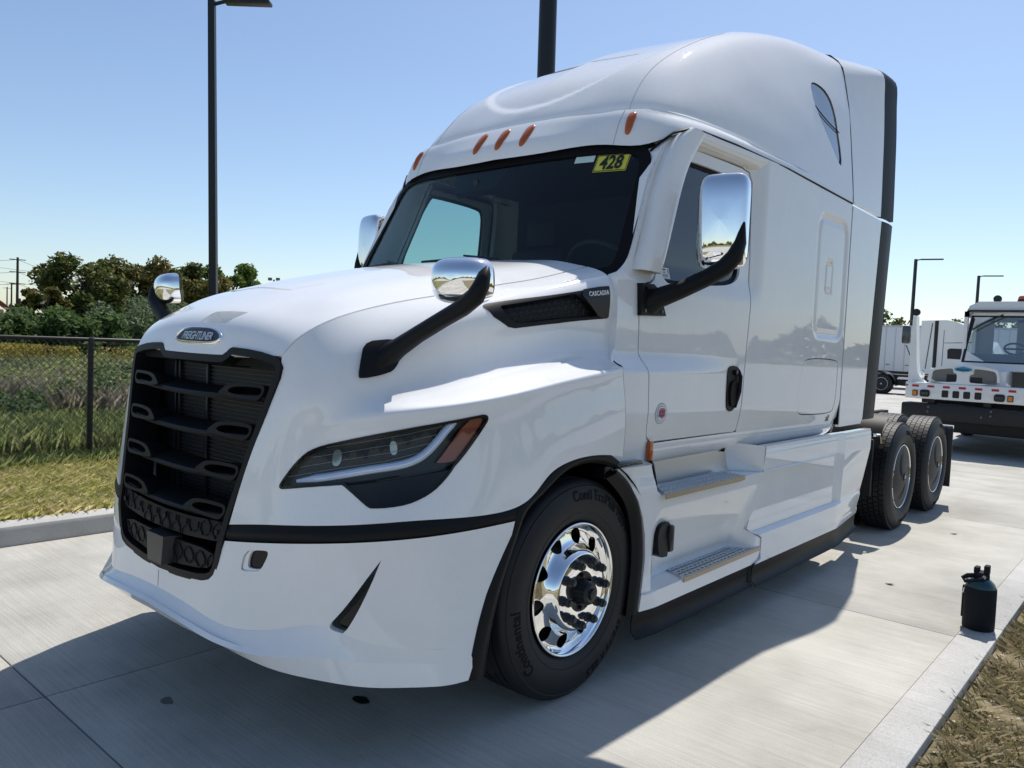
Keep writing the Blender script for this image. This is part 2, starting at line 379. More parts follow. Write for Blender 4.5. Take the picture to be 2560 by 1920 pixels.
def _skf(y, z):
    x = 1.203 + 0 * y
    n = ss(.54, .70, y + .10 * (z - .4)) * (1 - ss(1.64, 1.80, y - .12 * (z - .4)))
    x = x - .130 * n * np.clip((.80 - z) / .38, 0, 1) ** 1.15 * (z > .3865) - .010 * ss(.90, .99, z)
    x = x - .012 * ss(.8, .86, z) * (1 - ss(1.5, 1.8, y)) * 0
    x = x - .03 * ss(.62, .36, y)
    return x, y, z
SKIRT_F = Func(_skf)
def lin(a, b, x): return np.clip((np.asarray(x, float) - a) / (b - a), 0, 1)
def _skr(y, z):
    e = 1 - lin(3.26, 3.40, y)
    x = 1.200 + 0 * y - e * (.012 * lin(.862, .868, z) + .030 * lin(.862, .856, z) * lin(.474, .490, z)) + .010 * lin(.490, .474, z)
    x = x - .010 * lin(.985, 1.015, z) - .095 * lin(3.25, 4.03, y) * lin(.86, .30, z) + .010 * lin(.345, .335, z)
    return x, y, z
SKIRT_R = Func(_skr)

FRONT = Func(lambda x, z: (x, -1.210 - .165 * (1.5 - np.maximum(z, .8)) - .035 * (1 - (x / .6) ** 2), z))
# outlines of the fittings in the surface parameters of the panels they sit on
OUT = {
 'lamp_top': [(0.0997,0.8621),(0.0959,0.8522),(0.097,0.8382),(0.1059,0.7999),(0.1182,0.7563),(0.1363,0.7152),(0.1566,0.6952),(0.1851,0.6835),(0.2787,0.6687),(0.3887,0.6482),(0.4834,0.641),(0.4961,0.646),(0.5015,0.6591),(0.498,0.6753),(0.475,0.7145),(0.4444,0.7622),(0.4247,0.7944),(0.3435,0.817),(0.2816,0.8348),(0.2194,0.8459),(0.1651,0.8514),(0.107,0.8635)],
 'lamp_low': [(0.2196,0.8472),(0.2817,0.8356),(0.3436,0.8178),(0.4236,0.797),(0.4067,0.8473),(0.395,0.8814),(0.3796,0.9095),(0.3573,0.9326),(0.326,0.9409),(0.2941,0.9412),(0.284,0.9373),(0.2621,0.9093)],
 'lamp_all': [(0.0997,0.8621),(0.0959,0.8522),(0.097,0.8382),(0.1059,0.7999),(0.1182,0.7563),(0.1363,0.7152),(0.1566,0.6952),(0.1851,0.6835),(0.2787,0.6687),(0.3887,0.6482),(0.4834,0.641),(0.4961,0.646),(0.5015,0.6591),(0.498,0.6753),(0.475,0.7145),(0.4444,0.7622),(0.4236,0.797),(0.4067,0.8473),(0.395,0.8814),(0.3796,0.9095),(0.3573,0.9326),(0.326,0.9409),(0.2941,0.9412),(0.284,0.9373),(0.2621,0.9093),(0.2196,0.8472),(0.1651,0.8514),(0.107,0.8635)],
 'lamp_guide': [(0.1272,0.8304),(0.1611,0.8205),(0.1938,0.8131),(0.2568,0.7979),(0.3088,0.7867),(0.3403,0.7728),(0.3621,0.7532),(0.3856,0.7198),(0.4109,0.6775),(0.4275,0.6541)],
 'lamp_amber': [(0.4554,0.654),(0.4865,0.6553),(0.4908,0.6642),(0.4838,0.683),(0.4327,0.773),(0.424,0.7809),(0.3877,0.7822),(0.3879,0.7765)],
 'lamp_lines': [(0.1761,0.6989),(0.2554,0.6935),(0.3322,0.6808),(0.402,0.6633),(0.1641,0.7173),(0.2462,0.7085),(0.3249,0.6957),(0.3949,0.6768),(0.1525,0.736),(0.2371,0.7234),(0.3178,0.7103),(0.3878,0.6901),(0.1411,0.7551),(0.2284,0.7383),(0.3108,0.7249),(0.3808,0.7031),(0.13,0.7747),(0.22,0.7533),(0.304,0.7394),(0.3738,0.7161),(0.1189,0.7947),(0.212,0.7685),(0.2975,0.754),(0.367,0.729),(0.1078,0.815),(0.2042,0.784),(0.2913,0.7687),(0.3605,0.7421),(0.0966,0.8354),(0.1968,0.7998),(0.2855,0.7836),(0.3541,0.7553)],
 'lamp_proj': [(0.3065,0.726),(0.1972,0.7445)],
 'vent_out': [(0.6014,0.1366),(0.6087,0.1309),(0.7217,0.1407),(0.895,0.1599),(1.0,0.1669),(1.0,0.179),(1.0,0.2627),(1.0,0.2724),(0.8378,0.2683),(0.6886,0.254),(0.6675,0.2452),(0.6223,0.1985),(0.6015,0.1451)],
 'vent_in': [(0.6467,0.1637),(0.6522,0.1571),(0.8905,0.1692),(0.9569,0.2572),(0.9498,0.2629),(0.7415,0.2454),(0.6878,0.2346),(0.6669,0.2131)],
 'vent_plate': [(0.8939,0.1575),(1.0,0.1669),(1.0,0.179),(1.0,0.2627),(1.0,0.2711),(0.9632,0.2678),(0.952,0.2593)],
 'vent_text': [(0.9235,0.1724),(1.0,0.1804)],
 'mirror_base': [(0.2521,0.1715),(0.2835,0.1622),(0.3939,0.2065),(0.3626,0.2232),(0.3426,0.2583),(0.331,0.2902),(0.3143,0.3058),(0.2449,0.3116),(0.2379,0.2935),(0.243,0.2228)],
 'scoop': [(0.0733,-0.0352),(0.0899,-0.0141),(0.1173,-0.0142),(0.1283,0.3632),(0.0756,0.245)],
 'badge': [(0.0372,0.0494),(0.0261,-0.2455),(0.0399,0.316)],
 'bump_u': [(0.0053,0.659),(0.065,0.6367),(0.1309,0.6049),(0.1951,0.5621),(0.2253,0.5134),(0.2427,0.4396),(0.2552,0.3065),(0.282,0.0)],
 'tow': [(0.3703,0.09),(0.4127,0.0862),(0.4183,0.1088),(0.4152,0.1592),(0.3996,0.2747),(0.3892,0.3048),(0.36,0.2992),(0.3544,0.2702),(0.3596,0.1548)],
 'tow_rim': [(0.3648,0.0811),(0.4143,0.0799),(0.4204,0.1044),(0.4172,0.1587),(0.4011,0.2843),(0.3901,0.3229),(0.3462,0.3335),(0.3383,0.3077),(0.3455,0.1591)],
 'fang': [(0.6899,0.1897),(0.6471,0.4313),(0.577,0.8585),(0.566,0.9485),(0.5685,1.0),(0.5903,1.0),(0.6024,0.989),(0.634,0.7298),(0.6674,0.4351)],
 'handle': [(1.4489,1.5192),(1.4997,1.5252),(1.5609,1.5161),(1.5812,1.4922),(1.5725,1.3553),(1.5563,1.2831),(1.5114,1.2563),(1.4681,1.2554),(1.4261,1.2792),(1.4271,1.3974),(1.424,1.4955)],
 'hatch2': [(2.6602,1.5897),(2.5883,1.5419),(2.5499,1.4764),(2.5365,1.2622),(2.5688,1.209),(2.6461,1.1839),(3.2533,1.1676),(3.2915,1.574)],
 'roofwin': [(0.5969,0.672),(0.6076,0.6391),(0.6635,0.593),(0.7698,0.4883),(0.86,0.3561),(0.9163,0.2216),(0.9321,0.2139),(0.9325,0.2925),(0.908,0.4581),(0.8468,0.6483),(0.7647,0.7369),(0.6919,0.7468),(0.6332,0.7147)],
 'roofoval': [(-0.3272,0.2742),(-0.3829,0.3858),(-0.381,0.6979),(0.2465,0.1794),(0.2456,0.3227),(0.1654,0.3386),(-0.075,0.4385),(-0.3968,0.5397),(-0.41,0.4182)],
 'roofline': [(0.2816,0.0648),(0.2893,0.1709),(0.2614,0.3495),(0.1016,0.6604),(0.0097,0.7414)],
 'brow_lights': [(0.2551,0.4706),(0.0514,0.5249),(0.0011,0.5123),(0.2525,0.7678),(0.2502,0.2471)],
}
# ---------------------------------------------------------------- materials of the truck
PAINT = mat('white_paint', (.82, .825, .83), .5, coat=1, coatr=.012, spec=0)
def smudge(m, s=1.0):
    n, l, b = nodes(m); f = tex_noise(m, 3.1, 6, .7, dist=.8); g = tex_noise(m, 55, 3, .6); l.new(mixc(m, ramp(m, f, [(.35, (.80, .805, .81)), (.65, (.835, .838, .84))]), ramp(m, g, [(.25, (.965, .962, .955)), (.42, (1, 1, 1))]), s, 'MULTIPLY'), b.inputs['Base Color'])
    r = n.new('ShaderNodeMapRange'); r.inputs['From Min'].default_value = .42; r.inputs['From Max'].default_value = .72; r.inputs['To Min'].default_value = .010; r.inputs['To Max'].default_value = .055; l.new(f, r.inputs[0]); l.new(r.outputs[0], b.inputs['Coat Roughness'])
smudge(PAINT)
BLACK = mat('black_plastic', (.0075, .008, .0095), .5, spec=.22)
bump(BLACK, tex_noise(BLACK, 900, 2), .08, .0006)
SATIN = mat('dark_satin', (.010, .011, .013), .32)
GLOSSB = mat('gloss_black', (.005, .005, .007), .07, spec=.35)
RUBBER = mat('tyre_rubber', (.016, .0165, .018), .58, spec=.4)
SEAL = mat('rubber_seal', (.008, .008, .009), .55, spec=.12)
CHROME = mat('chrome', (.90, .905, .91), .025, metal=1)
ALU = mat('polished_aluminium', (.88, .885, .89), .06, metal=1)
PLATE = mat('aluminium_plate', (.60, .61, .62), .38, metal=1)
bump(PLATE, tex_noise(PLATE, 60, 4), .05, .002)
STEEL = mat('dark_steel', (.025, .027, .030), .35, metal=.4)
DARKIN = mat('interior_trim', (.022, .024, .028), .7)
AMBER = mat('amber_lens', (.40, .085, .005), .15, coat=.25)
AMBERD = mat('dark_amber_lens', (.30, .045, .018), .18, coat=1)
COVER = mat('wheel_cover_grey', (.030, .031, .034), .45, spec=.15)
GREYW = mat('pale_grey', (.45, .46, .47), .4)
PRINTK = mat('black_print', (.012, .012, .014), .5)
PRINTW = mat('white_print', (.80, .80, .80), .5)
def glass_mat(name, tint, refl=.10, power=1.0):
    m = bpy.data.materials.new(name); m.use_nodes = True; n = m.node_tree.nodes; l = m.node_tree.links; n.clear()
    o = n.new('ShaderNodeOutputMaterial'); mx = n.new('ShaderNodeMixShader'); tr = n.new('ShaderNodeBsdfTransparent'); gl = n.new('ShaderNodeBsdfGlossy'); fr = n.new('ShaderNodeLayerWeight'); pw = n.new('ShaderNodeMath'); pw.operation = 'POWER'; pw.inputs[1].default_value = 5; ma = n.new('ShaderNodeMath'); ma.operation = 'MULTIPLY_ADD'; ma.inputs[1].default_value = .9; ma.inputs[2].default_value = refl
    tr.inputs[0].default_value = (*tint, 1); gl.inputs['Roughness'].default_value = .01; fr.inputs[0].default_value = .5
    l.new(fr.outputs['Facing'], pw.inputs[0]); l.new(pw.outputs[0], ma.inputs[0]); l.new(ma.outputs[0], mx.inputs[0]); l.new(tr.outputs[0], mx.inputs[1]); l.new(gl.outputs[0], mx.inputs[2]); l.new(mx.outputs[0], o.inputs[0]); return m
GLASS = glass_mat('green_glass', (.58, .75, .71), .05)
TINT = glass_mat('dark_glass', (.07, .09, .09), .05)
SIDEGLASS = glass_mat('side_glass', (.60, .78, .75), .12)
LENS = glass_mat('clear_lens', (.80, .84, .90), .018)
O = lambda c: (lambda X: X - np.array(c))
SQ = [(0, 0), (1, 0), (1, 1), (0, 1)]
def soft(o):
    o.cycles.shadow_terminator_offset = .15; o.cycles.shadow_terminator_geometry_offset = .3; return o
truck = empty('semi_truck', (0, 0, 0), 0, 'white sleeper cab semi truck parked in front with chrome hood mirrors and black grille', 'truck')
def inset(P, d):
    A = np.array(P); n = len(A); t = np.roll(A, -1, 0) - np.roll(A, 1, 0); nn = np.stack([t[:, 1], -t[:, 0]], 1); nn /= np.linalg.norm(nn, axis=1, keepdims=True)
    c = A.mean(0); nn *= -np.sign(((A - c) * nn).sum()); return [tuple(p) for p in A + nn * d]
# ---------------------------------------------------------------- hood
lamp_all = smooth_poly(OUT['lamp_all'], 1, (16, 25)); vent_out = OUT['vent_out']
vent_out = [(min(u, .985), v) for u, v in vent_out]
sc_ = OUT['scoop']; scoop = [(.074, -.045), (.098, -.02), (.122, .02), (.128, .345), (.112, .325), (.078, .245)]
hs = sheet(HOOD_SIDE, [(0, .006), (1, .006), (1, 1), (0, 1)], [lamp_all, vent_out], .0135, (2.3, 1.1), out=O((0, .4, .9)), rim=.022, hole_rim=.035)
ht = sheet(HOOD_FULL, [(0, -.994), (1, -.994), (1, .994), (0, .994)], [scoop], .032, (1.75, .80), out=(0, -.3, 1), rim=.022, hole_rim=.0)
hood = soft(skin('hood', [hs, flipx(hs), ht], PAINT, truck))
# hand hold sunk into the nose
def sunk(outline, S, depth_fn, out, size, step=.02):
    f = Func(lambda u, v: tuple((S.pt(u, v) - snorm(S, u, v) * np.sign((snorm(S, u, v) * np.array(out)).sum(1))[:, None] * depth_fn(u, v)[:, None]).T))
    return f
for sg in (1, -1):
    MB().tube([(p[0] * sg, p[1], p[2] - .026) for p in HOOD_SIDE.pt(np.linspace(.17, 1, 30), np.full(30, .0)) * 1.0], .012, 6).build('hood_seam_seal', SEAL, hood)  # tube added below the seam to stop sunlight leaking through the gap
hp = MB(); q = np.array(scoop); top = HOOD_FULL.pt(q[:, 0], q[:, 1]); bot = top.copy(); cen = top.mean(0)
low = (top - cen) * .72 + cen + np.array([0, .035, -.045])
low[:1] = top[:1] * .9 + low[:1] * .1; low[-1:] = top[-1:] * .9 + low[-1:] * .1
n = len(q); hp.add(list(top) + list(low), [(i, (i + 1) % n, n + (i + 1) % n, n + i) for i in range(n)] + [tuple(range(n, 2 * n))])
hp.build('hand_hold', PAINT, hood, angle=25, fix=False)
# dark box added under the hood so that the gaps read dark
cv = MB().box((-.56, -.62, .75), (.56, .25, 1.62)); cv.build('gap_dark_box', DARKIN, hood)
# oval badge on the nose
bp = HOOD_FULL.pt(.036, 0)[0]; bn = snorm(HOOD_FULL, np.array([.030]), np.array([.001]))[0]; bn = bn * np.sign(bn[2] - bn[1])
BM = frame_at(bp + np.array([0.022, 0, 0]), bn, (0, 0, 1))
def stadium(w, h, e=3.4, n=48): return [(w * abs(cos(t)) ** (2 / e) * (1 if cos(t) > 0 else -1), h * abs(sin(t)) ** (2 / 2.2) * (1 if sin(t) > 0 else -1) + .010 * (1 - (cos(t)) ** 2)) for t in [2 * pi * k / n for k in range(n)]]
def bend(x): return -.10 * x * x
st = stadium(.185, .039); n = len(st); rings = [(st, -.02), (st, .006), (inset(st, .0025), .012), (inset(st, .008), .0135), (inset(st, .0105), .008)]
V = [BM @ Vector((x, y, z + bend(x))) for P_, z in rings for x, y in P_]; F = []
for j in range(len(rings) - 1): F += [(j * n + i, j * n + (i + 1) % n, (j + 1) * n + (i + 1) % n, (j + 1) * n + i) for i in range(n)]
bd = MB().add(V, F).build('badge', CHROME, hood, angle=60)
k0 = inset(st, .0098); V = [BM @ Vector((x, y, .0082 + bend(x))) for x, y in k0] + [BM @ Vector((0, .005, .0082))]
MB().add(V, [(i, (i + 1) % n, n) for i in range(n)]).build('badge_plate', SATIN, bd)
tv, tf = text_mesh('FREIGHTLINER', .052, .0015, .18, .0004, .90, .80)
def sq(x): return 1 - .55 * (abs(x) / .17) ** 2.2 * .55
tx = MB().add([BM @ Vector((x * .98, y * sq(x) + .004, .0105 + z + bend(x))) for x, y, z in tv], tf); tx.build('badge_lettering', mat('badge_silver', (.62, .64, .67), .3, metal=.6), bd, fix=False)
# ---------------------------------------------------------------- grille
half = [(.0, 1.498), (.15, 1.498), (.244, 1.500), (.268, 1.512), (.290, 1.528), (.31, 1.533), (.40, 1.530), (.487, 1.523), (.570, 1.510), (.606, 1.496), (.620, 1.470), (.618, 1.43), (.585, 1.303), (.545, 1.164), (.512, 1.032), (.478, .900), (.464, .820), (.440, .72), (.424, .678), (.400, .650), (.365, .634), (.30, .621), (.15, .609), (0, .605)]
fo = half + [(-x, z) for x, z in half[-2:0:-1]]
fi = inset(fo, .030)
fs = sheet(FRONT, fo, [fi], .03, (1, 1), off=.012, out=(0, -1, 0), rim=.10, hole_rim=.13)
grille = skin('grille', [fs], BLACK, truck)
rad = MB(); rad.box((-.64, -1.10, .62), (.64, -1.06, 1.50)); rad.build('radiator', mat('radiator_core', (.02, .021, .024), .5, metal=.3), grille)
fins = MB()
for k in range(34): z = .86 + k * .0176; fins.box((-.40, -1.107, z), (.46, -1.101, z + .0022))
fo_ = fins.build('radiator_fins', mat('radiator_fin', (.10, .105, .115), .45, metal=.5), grille, fix=False, flat=True); fo_['kind'] = 'stuff'
for x in (-.44, -.40, -.14, .47): MB().box((x, -1.118, .84), (x + .022, -1.098, 1.455), .004).build('radiator_bar', STEEL, grille)
def yf(x, z): return float(FRONT.pt(x, z)[0][1])
def slat(zc, xo, drop):
    # a shelf that bows forward between two nozzles
    X = np.linspace(-xo, xo, 33); prof = [(0, .0), (.006, .010), (.05, .020), (.12, .030), (.12, -.004), (.012, -.012)]
    V = []; F = []; m = len(prof)
    for x in X:
        z0 = zc - drop * (1 - (x / xo) ** 2) ; y0 = yf(x, z0) - .004
        for d, h in prof: V.append((x, y0 + d, z0 + h))
    for i in range(len(X) - 1): F += [(i * m + j, (i + 1) * m + j, (i + 1) * m + (j + 1) % m, i * m + (j + 1) % m) for j in range(m)]
    F += [tuple(range(m)), tuple(range((len(X) - 1) * m, len(X) * m))]
    sl = MB().add(V, F).build('slat', BLACK, grille, angle=40)
    for s in (-1, 1):
        o = [(xo - .30, -.006), (xo - .272, .018), (xo - .215, .047), (xo - .02, .050), (xo - .002, .040), (xo - .002, .018), (xo - .025, -.010), (xo - .06, -.014)]
        i_ = [(xo - .240, .003), (xo - .205, .034), (xo - .028, .038), (xo - .016, .030), (xo - .016, .018), (xo - .032, .002)]
        o = smooth_poly(o, 2); i_ = smooth_poly(i_, 2)
        NZ = Func(lambda x, h: (s * x, -1.210 - .165 * (1.5 - np.maximum(zc + h, .8)) - .035 * (1 - (x / .6) ** 2) - .012 - .05 * 0, zc + h))
        skin('nozzle', [sheet(NZ, o, [i_], .02, (1, 1), out=(0, -1, 0), rim=.09, hole_rim=.05)], BLACK, sl)
    return sl
for zc, xo in ((1.352, .552), (1.200, .520), (1.044, .484), (.892, .447)): slat(zc, xo, .016)
# two pressed panels below the slats
def pressed(name, outline, parent, ex=()):
    P = skin(name, [sheet(FRONT, outline, [], .02, (1, 1), off=-.004, out=(0, -1, 0), rim=.02)], BLACK, parent)
    A = np.array(outline); lo, hi = A.min(0), A.max(0); rib = MB(); sx_, sz_ = .085, .050; r = 0; z = lo[1] + .004
    while z < hi[1] + .03:
        x = lo[0] - (sx_ / 2 if r % 2 else 0)
        while x < hi[0] + .05:
            # the outline of a low house-shaped cell, drawn as thin raised ribs
            c = [(x + .006, z), (x + .006, z + sz_ * .45), (x + .030, z + sz_ * .80), (x + sx_ * .62, z + sz_ * .80), (x + sx_ * .86, z + sz_ * .45), (x + sx_ * .86, z)]
            for a, b in zip(c[:-1], c[1:]):
                m_ = np.array([a, b, ((a[0] + b[0]) / 2, (a[1] + b[1]) / 2)])
                if inside(outline, m_).all() and all(not (e[0] < m_[2][0] < e[1]) for e in ex): rib.tube([(p[0], yf(*p) + .003, p[1]) for p in (a, b)], .0042, 6)
            x += sx_
        z += sz_ * .84; r += 1
    rib.build('pressed_ribs', BLACK, P, fix=False)['kind'] = 'stuff'; return P
pu = pressed('upper_panel', [(-.445, .872), (-.2, .858), (0, .854), (.2, .858), (.445, .872), (.428, .800), (.38, .793), (.2, .780), (0, .776), (-.2, .780), (-.38, .793), (-.428, .800)], grille)
for x in (-.40, 0.015, .405): MB().lathe([(0, 0), (0, .011), (.004, .011)], 14, 'y', (x, yf(x, .83) - .008, .83)).build('panel_fixing', BLACK, pu)
pressed('lower_panel', smooth_poly([(-.385, .752), (-.06, .748), (.06, .748), (.385, .752), (.378, .70), (.33, .672), (.1, .648), (-.1, .648), (-.33, .672), (-.378, .70)], 1), grille, ex=((-.075, .085),))
rd = MB(); rd.prism([(-.065, .758), (.085, .758), (.070, .640), (-.050, .640)], lambda x, z: (x, yf(x, z) - .038, z), lambda x, z: (x * 1.25, yf(x, z) + .03, z + .0))
rd.build('radar_cover', mat('radar_grey', (.030, .031, .033), .38), grille)
MB().box((-.46, -1.27, .60), (.46, -1.20, .90)).build('grille_back', GLOSSB, grille)
MB().box((-.57, -1.195, 1.462), (.57, -1.07, 1.505)).build('grille_header', SEAL, grille)
# ---------------------------------------------------------------- bumper
ub = OUT['bump_u']; arc = [(u, min(v, .92)) for u, v in ub]; arc[0] = (0, arc[0][1])
outl = [(1, 0), (1, 1), (-1, 1), (-1, 0)] + [(-u, v) for u, v in arc[::-1]][:-1] + arc
outl = [(u, v) for u, v in outl]
fang = smooth_poly(OUT['fang'], 1, (0,)); tow = smooth_poly(OUT['tow_rim'], 1)
mir = lambda P: [(-u, v) for u, v in P]
bs = sheet(BUMPER_FULL, outl, [fang, mir(fang), tow, mir(tow)], .026, (1.75, .34), out=O((0, .6, .62)), rim=0, hole_rim=.03)
UB = [(-1, 0), (1, 0), (1, 1), (-1, 1)]
bumper = skin('bumper', [bs, sheet(SHELF_FULL, UB, [], .026, (1.75, .08), out=(0, -.5, 1)), sheet(LIP_FULL, UB, [], .026, (1.75, .08), out=O((0, .6, .55)), rim=.02)], PAINT, truck)
P = BUMPER.pt(np.zeros(8), np.linspace(.70, .99, 8)); MB().tube([(0, p[1] - .0003, p[2]) for p in P], .0016, 5).build('bumper_seam', GREYW, bumper, fix=False)
for sg in (1, -1):
    def deeper(d, S=BUMPER): return Func(lambda u, v: tuple((S.pt(u, v) * 1.0 + np.array([-.0, d, 0])).T))
    skin('air_slot', [sheet(deeper(.045), fang, [], .02, (1.75, .5), out=(1, -1, 0))], GLOSSB, bumper, sg)
    tw = smooth_poly(OUT['tow'], 1)
    skin('tow_rim', [sheet(deeper(.008), tow, [tw], .02, (1.75, .5), out=(0, -1, 0), hole_rim=.012)], PAINT, bumper, sg)
    skin('tow_recess', [sheet(deeper(.020), tow, [], .02, (1.75, .5), out=(0, -1, 0))], GLOSSB, bumper, sg)
# dark strip between bumper and hood
def arcpts(N_, us, v): return N_.pt(np.array(us), np.full(len(us), v))
t1 = arcpts(HOOD_SIDE, np.linspace(0, float(HOOD_SIDE.tu[5]), 14), 1.0); t2 = arcpts(BUMPER, np.linspace(.289, 1, 14), 0.0)
mid = (t1 + t2) / 2; od = mid - np.array([0, .6, mid[:, 2].mean()]); od[:, 2] = 0; od /= np.linalg.norm(od, axis=1, keepdims=True)
t1[0] = t1[0] + (-.02, 0, 0)
STRIP = Net([[a - d * .012 + (0, 0, .004), b - d * .002, b + d * .006 - (0, 0, .02), c_ - d * .004 + (0, 0, .006), c_ - d * .014 - (0, 0, .006)] for a, b, c_, d in zip(t1, t1 * .62 + t2 * .38, t2, od)])
for sg in (1, -1): skin('bumper_strip', [sheet(STRIP, SQ, [], .03, (1.2, .09), out=O((0, .6, .9)))], BLACK, truck, sg)

for sg in (1, -1):
    P = HOOD_SIDE.pt(np.full(24, 1.0), np.linspace(.44, .995, 24)); MB().tube([((p[0] - .010) * sg, p[1] + .007, p[2]) for p in P], .0065, 6).build('fender_gap', SEAL, hood)
# ---------------------------------------------------------------- roof
oval = [(.105 + .62 * (.5 - .5 * cos(2 * pi * k / 40)), .21 * sin(2 * pi * k / 40)) for k in range(40)]
def _roofp(u, v):
    P = ROOF_FULL.pt(u, v)
    # a long shallow dish pressed into the middle of the roof
    d = np.hypot((v - .47) / .37, u / .262); w = ss(1.03, .93, d) * .020
    return P[:, 0], P[:, 1] + w * .55, P[:, 2] - w * .85
RSURF = Func(_roofp)
rw = smooth_poly(OUT['roofwin'], 1, (6,))
ro = sheet(RSURF, [(-1, 0), (1, 0), (1, 1), (-1, 1)], [rw, mir(rw)], .026, (3.1, 2.2), out=O((0, 2.4, 2.6)), rim=.02, hole_rim=.012)
br = sheet(BROW_FULL, [(-1, 0), (1, 0), (1, 1), (-1, 1)], [], .05, (3.2, .2), out=O((0, 2.4, 2.6)), rim=.0)
roof = soft(skin('roof', [ro, br], PAINT, truck))
SEAM = mat('paint_seam', (.42, .44, .46), .6)
for sg in (1, -1):
    uu = np.interp(np.linspace(0, 1, 40), [0, 1], [.282, .275]); vv = np.linspace(0, .52, 40); P = ROOF.pt(uu, vv); Pb = BROW.pt(np.full(10, .232), np.linspace(.02, 1, 10))
    MB().tube([(p[0] * sg, p[1] - .0005, p[2] + .0005) for p in P], .0014, 5).build('roof_panel_line', SEAM, roof, fix=False); MB().tube([(p[0] * sg, p[1] - .001, p[2]) for p in BROW.pt(np.full(10, .232), np.linspace(.0, 1, 10))], .0013, 5).build('roof_panel_line', SEAM, roof, fix=False)
for sg in (1, -1):
    f = Func(lambda u, v: tuple((ROOF.pt(u, v) + np.array([-.008, 0, 0])).T))
    w_ = skin('roof_window', [sheet(f, rw, [], .04, (3.1, 2.2), out=O((0, 2.4, 2.6)))], mat('roof_glass', (.20, .24, .29), .05, coat=1) if sg > 0 else bpy.data.materials['roof_glass'], roof, sg)
    e = np.array(rw); c = e.mean(0)
    ring = sheet(f, [tuple(p) for p in e], [[tuple(c + (p - c) * .965) for p in e]], .04, (3.1, 2.2), off=.004, out=O((0, 2.4, 2.6)))
    skin('window_seal', [ring], SEAL, w_, sg)
    a = ROOF.pt(np.array([.71, .74, .77, .80, .83, .86, .885]), np.array([.545, .54, .54, .54, .545, .55, .555])) * 1.0 + np.array([.0, 0, 0])
    MB().tube([(p[0] * sg, p[1], p[2]) for p in a], .004, 6).build('window_bar', SEAL, w_)
# clearance lamps in the brow
for u in (.2535, .053, 0, -.053, -.2535):
    V = []; F = []; n = 20; c0 = .52; L = .285; W_ = .0078
    prof = [(1, 0), (1, .007), (.80, .014), (.35, .018), (0, .0185)]
    for s_, h in prof:
        for k in range(n):
            t = 2 * pi * k / n; ce = abs(cos(t)) ** .62 * (1 if cos(t) > 0 else -1); se = abs(sin(t)) ** .8 * (1 if sin(t) > 0 else -1); uu = u + W_ * s_ * ce * (1 + .25 * se); vv = c0 + L * s_ * se
            p = BROW_FULL.pt(uu, vv)[0]; nn = snorm(BROW_FULL, np.array([uu]), np.array([vv]))[0]; nn *= np.sign(-nn[1]); V.append(p + nn * (h - .002))
    for j in range(len(prof) - 1): F += [(j * n + i, j * n + (i + 1) % n, (j + 1) * n + (i + 1) % n, (j + 1) * n + i) for i in range(n)]
    MB().add(V, F).build('clearance_lamp', AMBER, roof, angle=50)
# ---------------------------------------------------------------- cab sides
doorline = [(.512, 1.05 + .0), ]
door_o = [(.565, 1.925), (.512, 1.86), (.512, 1.757), (.517, 1.60), (.520, 1.56), (.526, 1.52), (.532, 1.47), (.548, 1.214), (.565, 1.16), (.610, 1.130), (1.20, 1.126), (1.600, 1.124), (1.622, 1.14), (1.640, 1.436), (1.668, 1.80), (1.690, 2.10), (1.705, 2.640), (1.68, 2.695), (1.60, 2.705), (1.02, 2.705), (.985, 2.69), (.945, 2.62), (.80, 2.34)]
door_o = door_o[:-1] + [(.86, 2.42), (.735, 2.14), (.69, 2.00), (.66, 1.955), (.62, 1.935)]
dwin = smooth_poly([(.972, 2.622), (.838, 2.387), (.765, 2.20), (.735, 2.09), (.735, 2.02), (.752, 1.965), (.80, 1.942), (1.28, 1.976), (1.45, 1.998), (1.56, 2.04), (1.585, 2.11), (1.590, 2.50), (1.575, 2.60), (1.51, 2.635), (1.03, 2.640)], 2)
cowl_o = [(.320, 1.965), (.320, 1.88), (.305, 1.60), (.21, 1.512), (.218, 1.31), (.235, 1.10), (.30, 1.00), (.585, 1.00), (.605, 1.122), (.560, 1.150), (.538, 1.214), (.522, 1.47), (.516, 1.52), (.510, 1.56), (.507, 1.60), (.502, 1.757), (.502, 1.86), (.555, 1.930), (.61, 1.943), (.645, 1.96), (.678, 2.00), (.724, 2.145), (.85, 2.43), (.935, 2.625), (.975, 2.70), (1.015, 2.716), (1.60, 2.716), (1.69, 2.703), (1.717, 2.64), (1.702, 2.10), (1.680, 1.80), (1.652, 1.436), (1.634, 1.13), (1.65, 1.118), (3.33, 1.115), (3.385, 1.14), (3.385, 2.780), (2.79, 2.785), (2.13, 2.795), (1.37, 2.792), (1.0, 2.778), (.86, 2.738), (.74, 2.66), (.62, 2.48), (.48, 2.16), (.40, 1.985)]
h2 = smooth_poly([(2.66, 1.592), (2.588, 1.545), (2.552, 1.476), (2.538, 1.262), (2.562, 1.205), (2.63, 1.180), (3.24, 1.170), (3.285, 1.22), (3.30, 1.54), (3.27, 1.588)], 2)
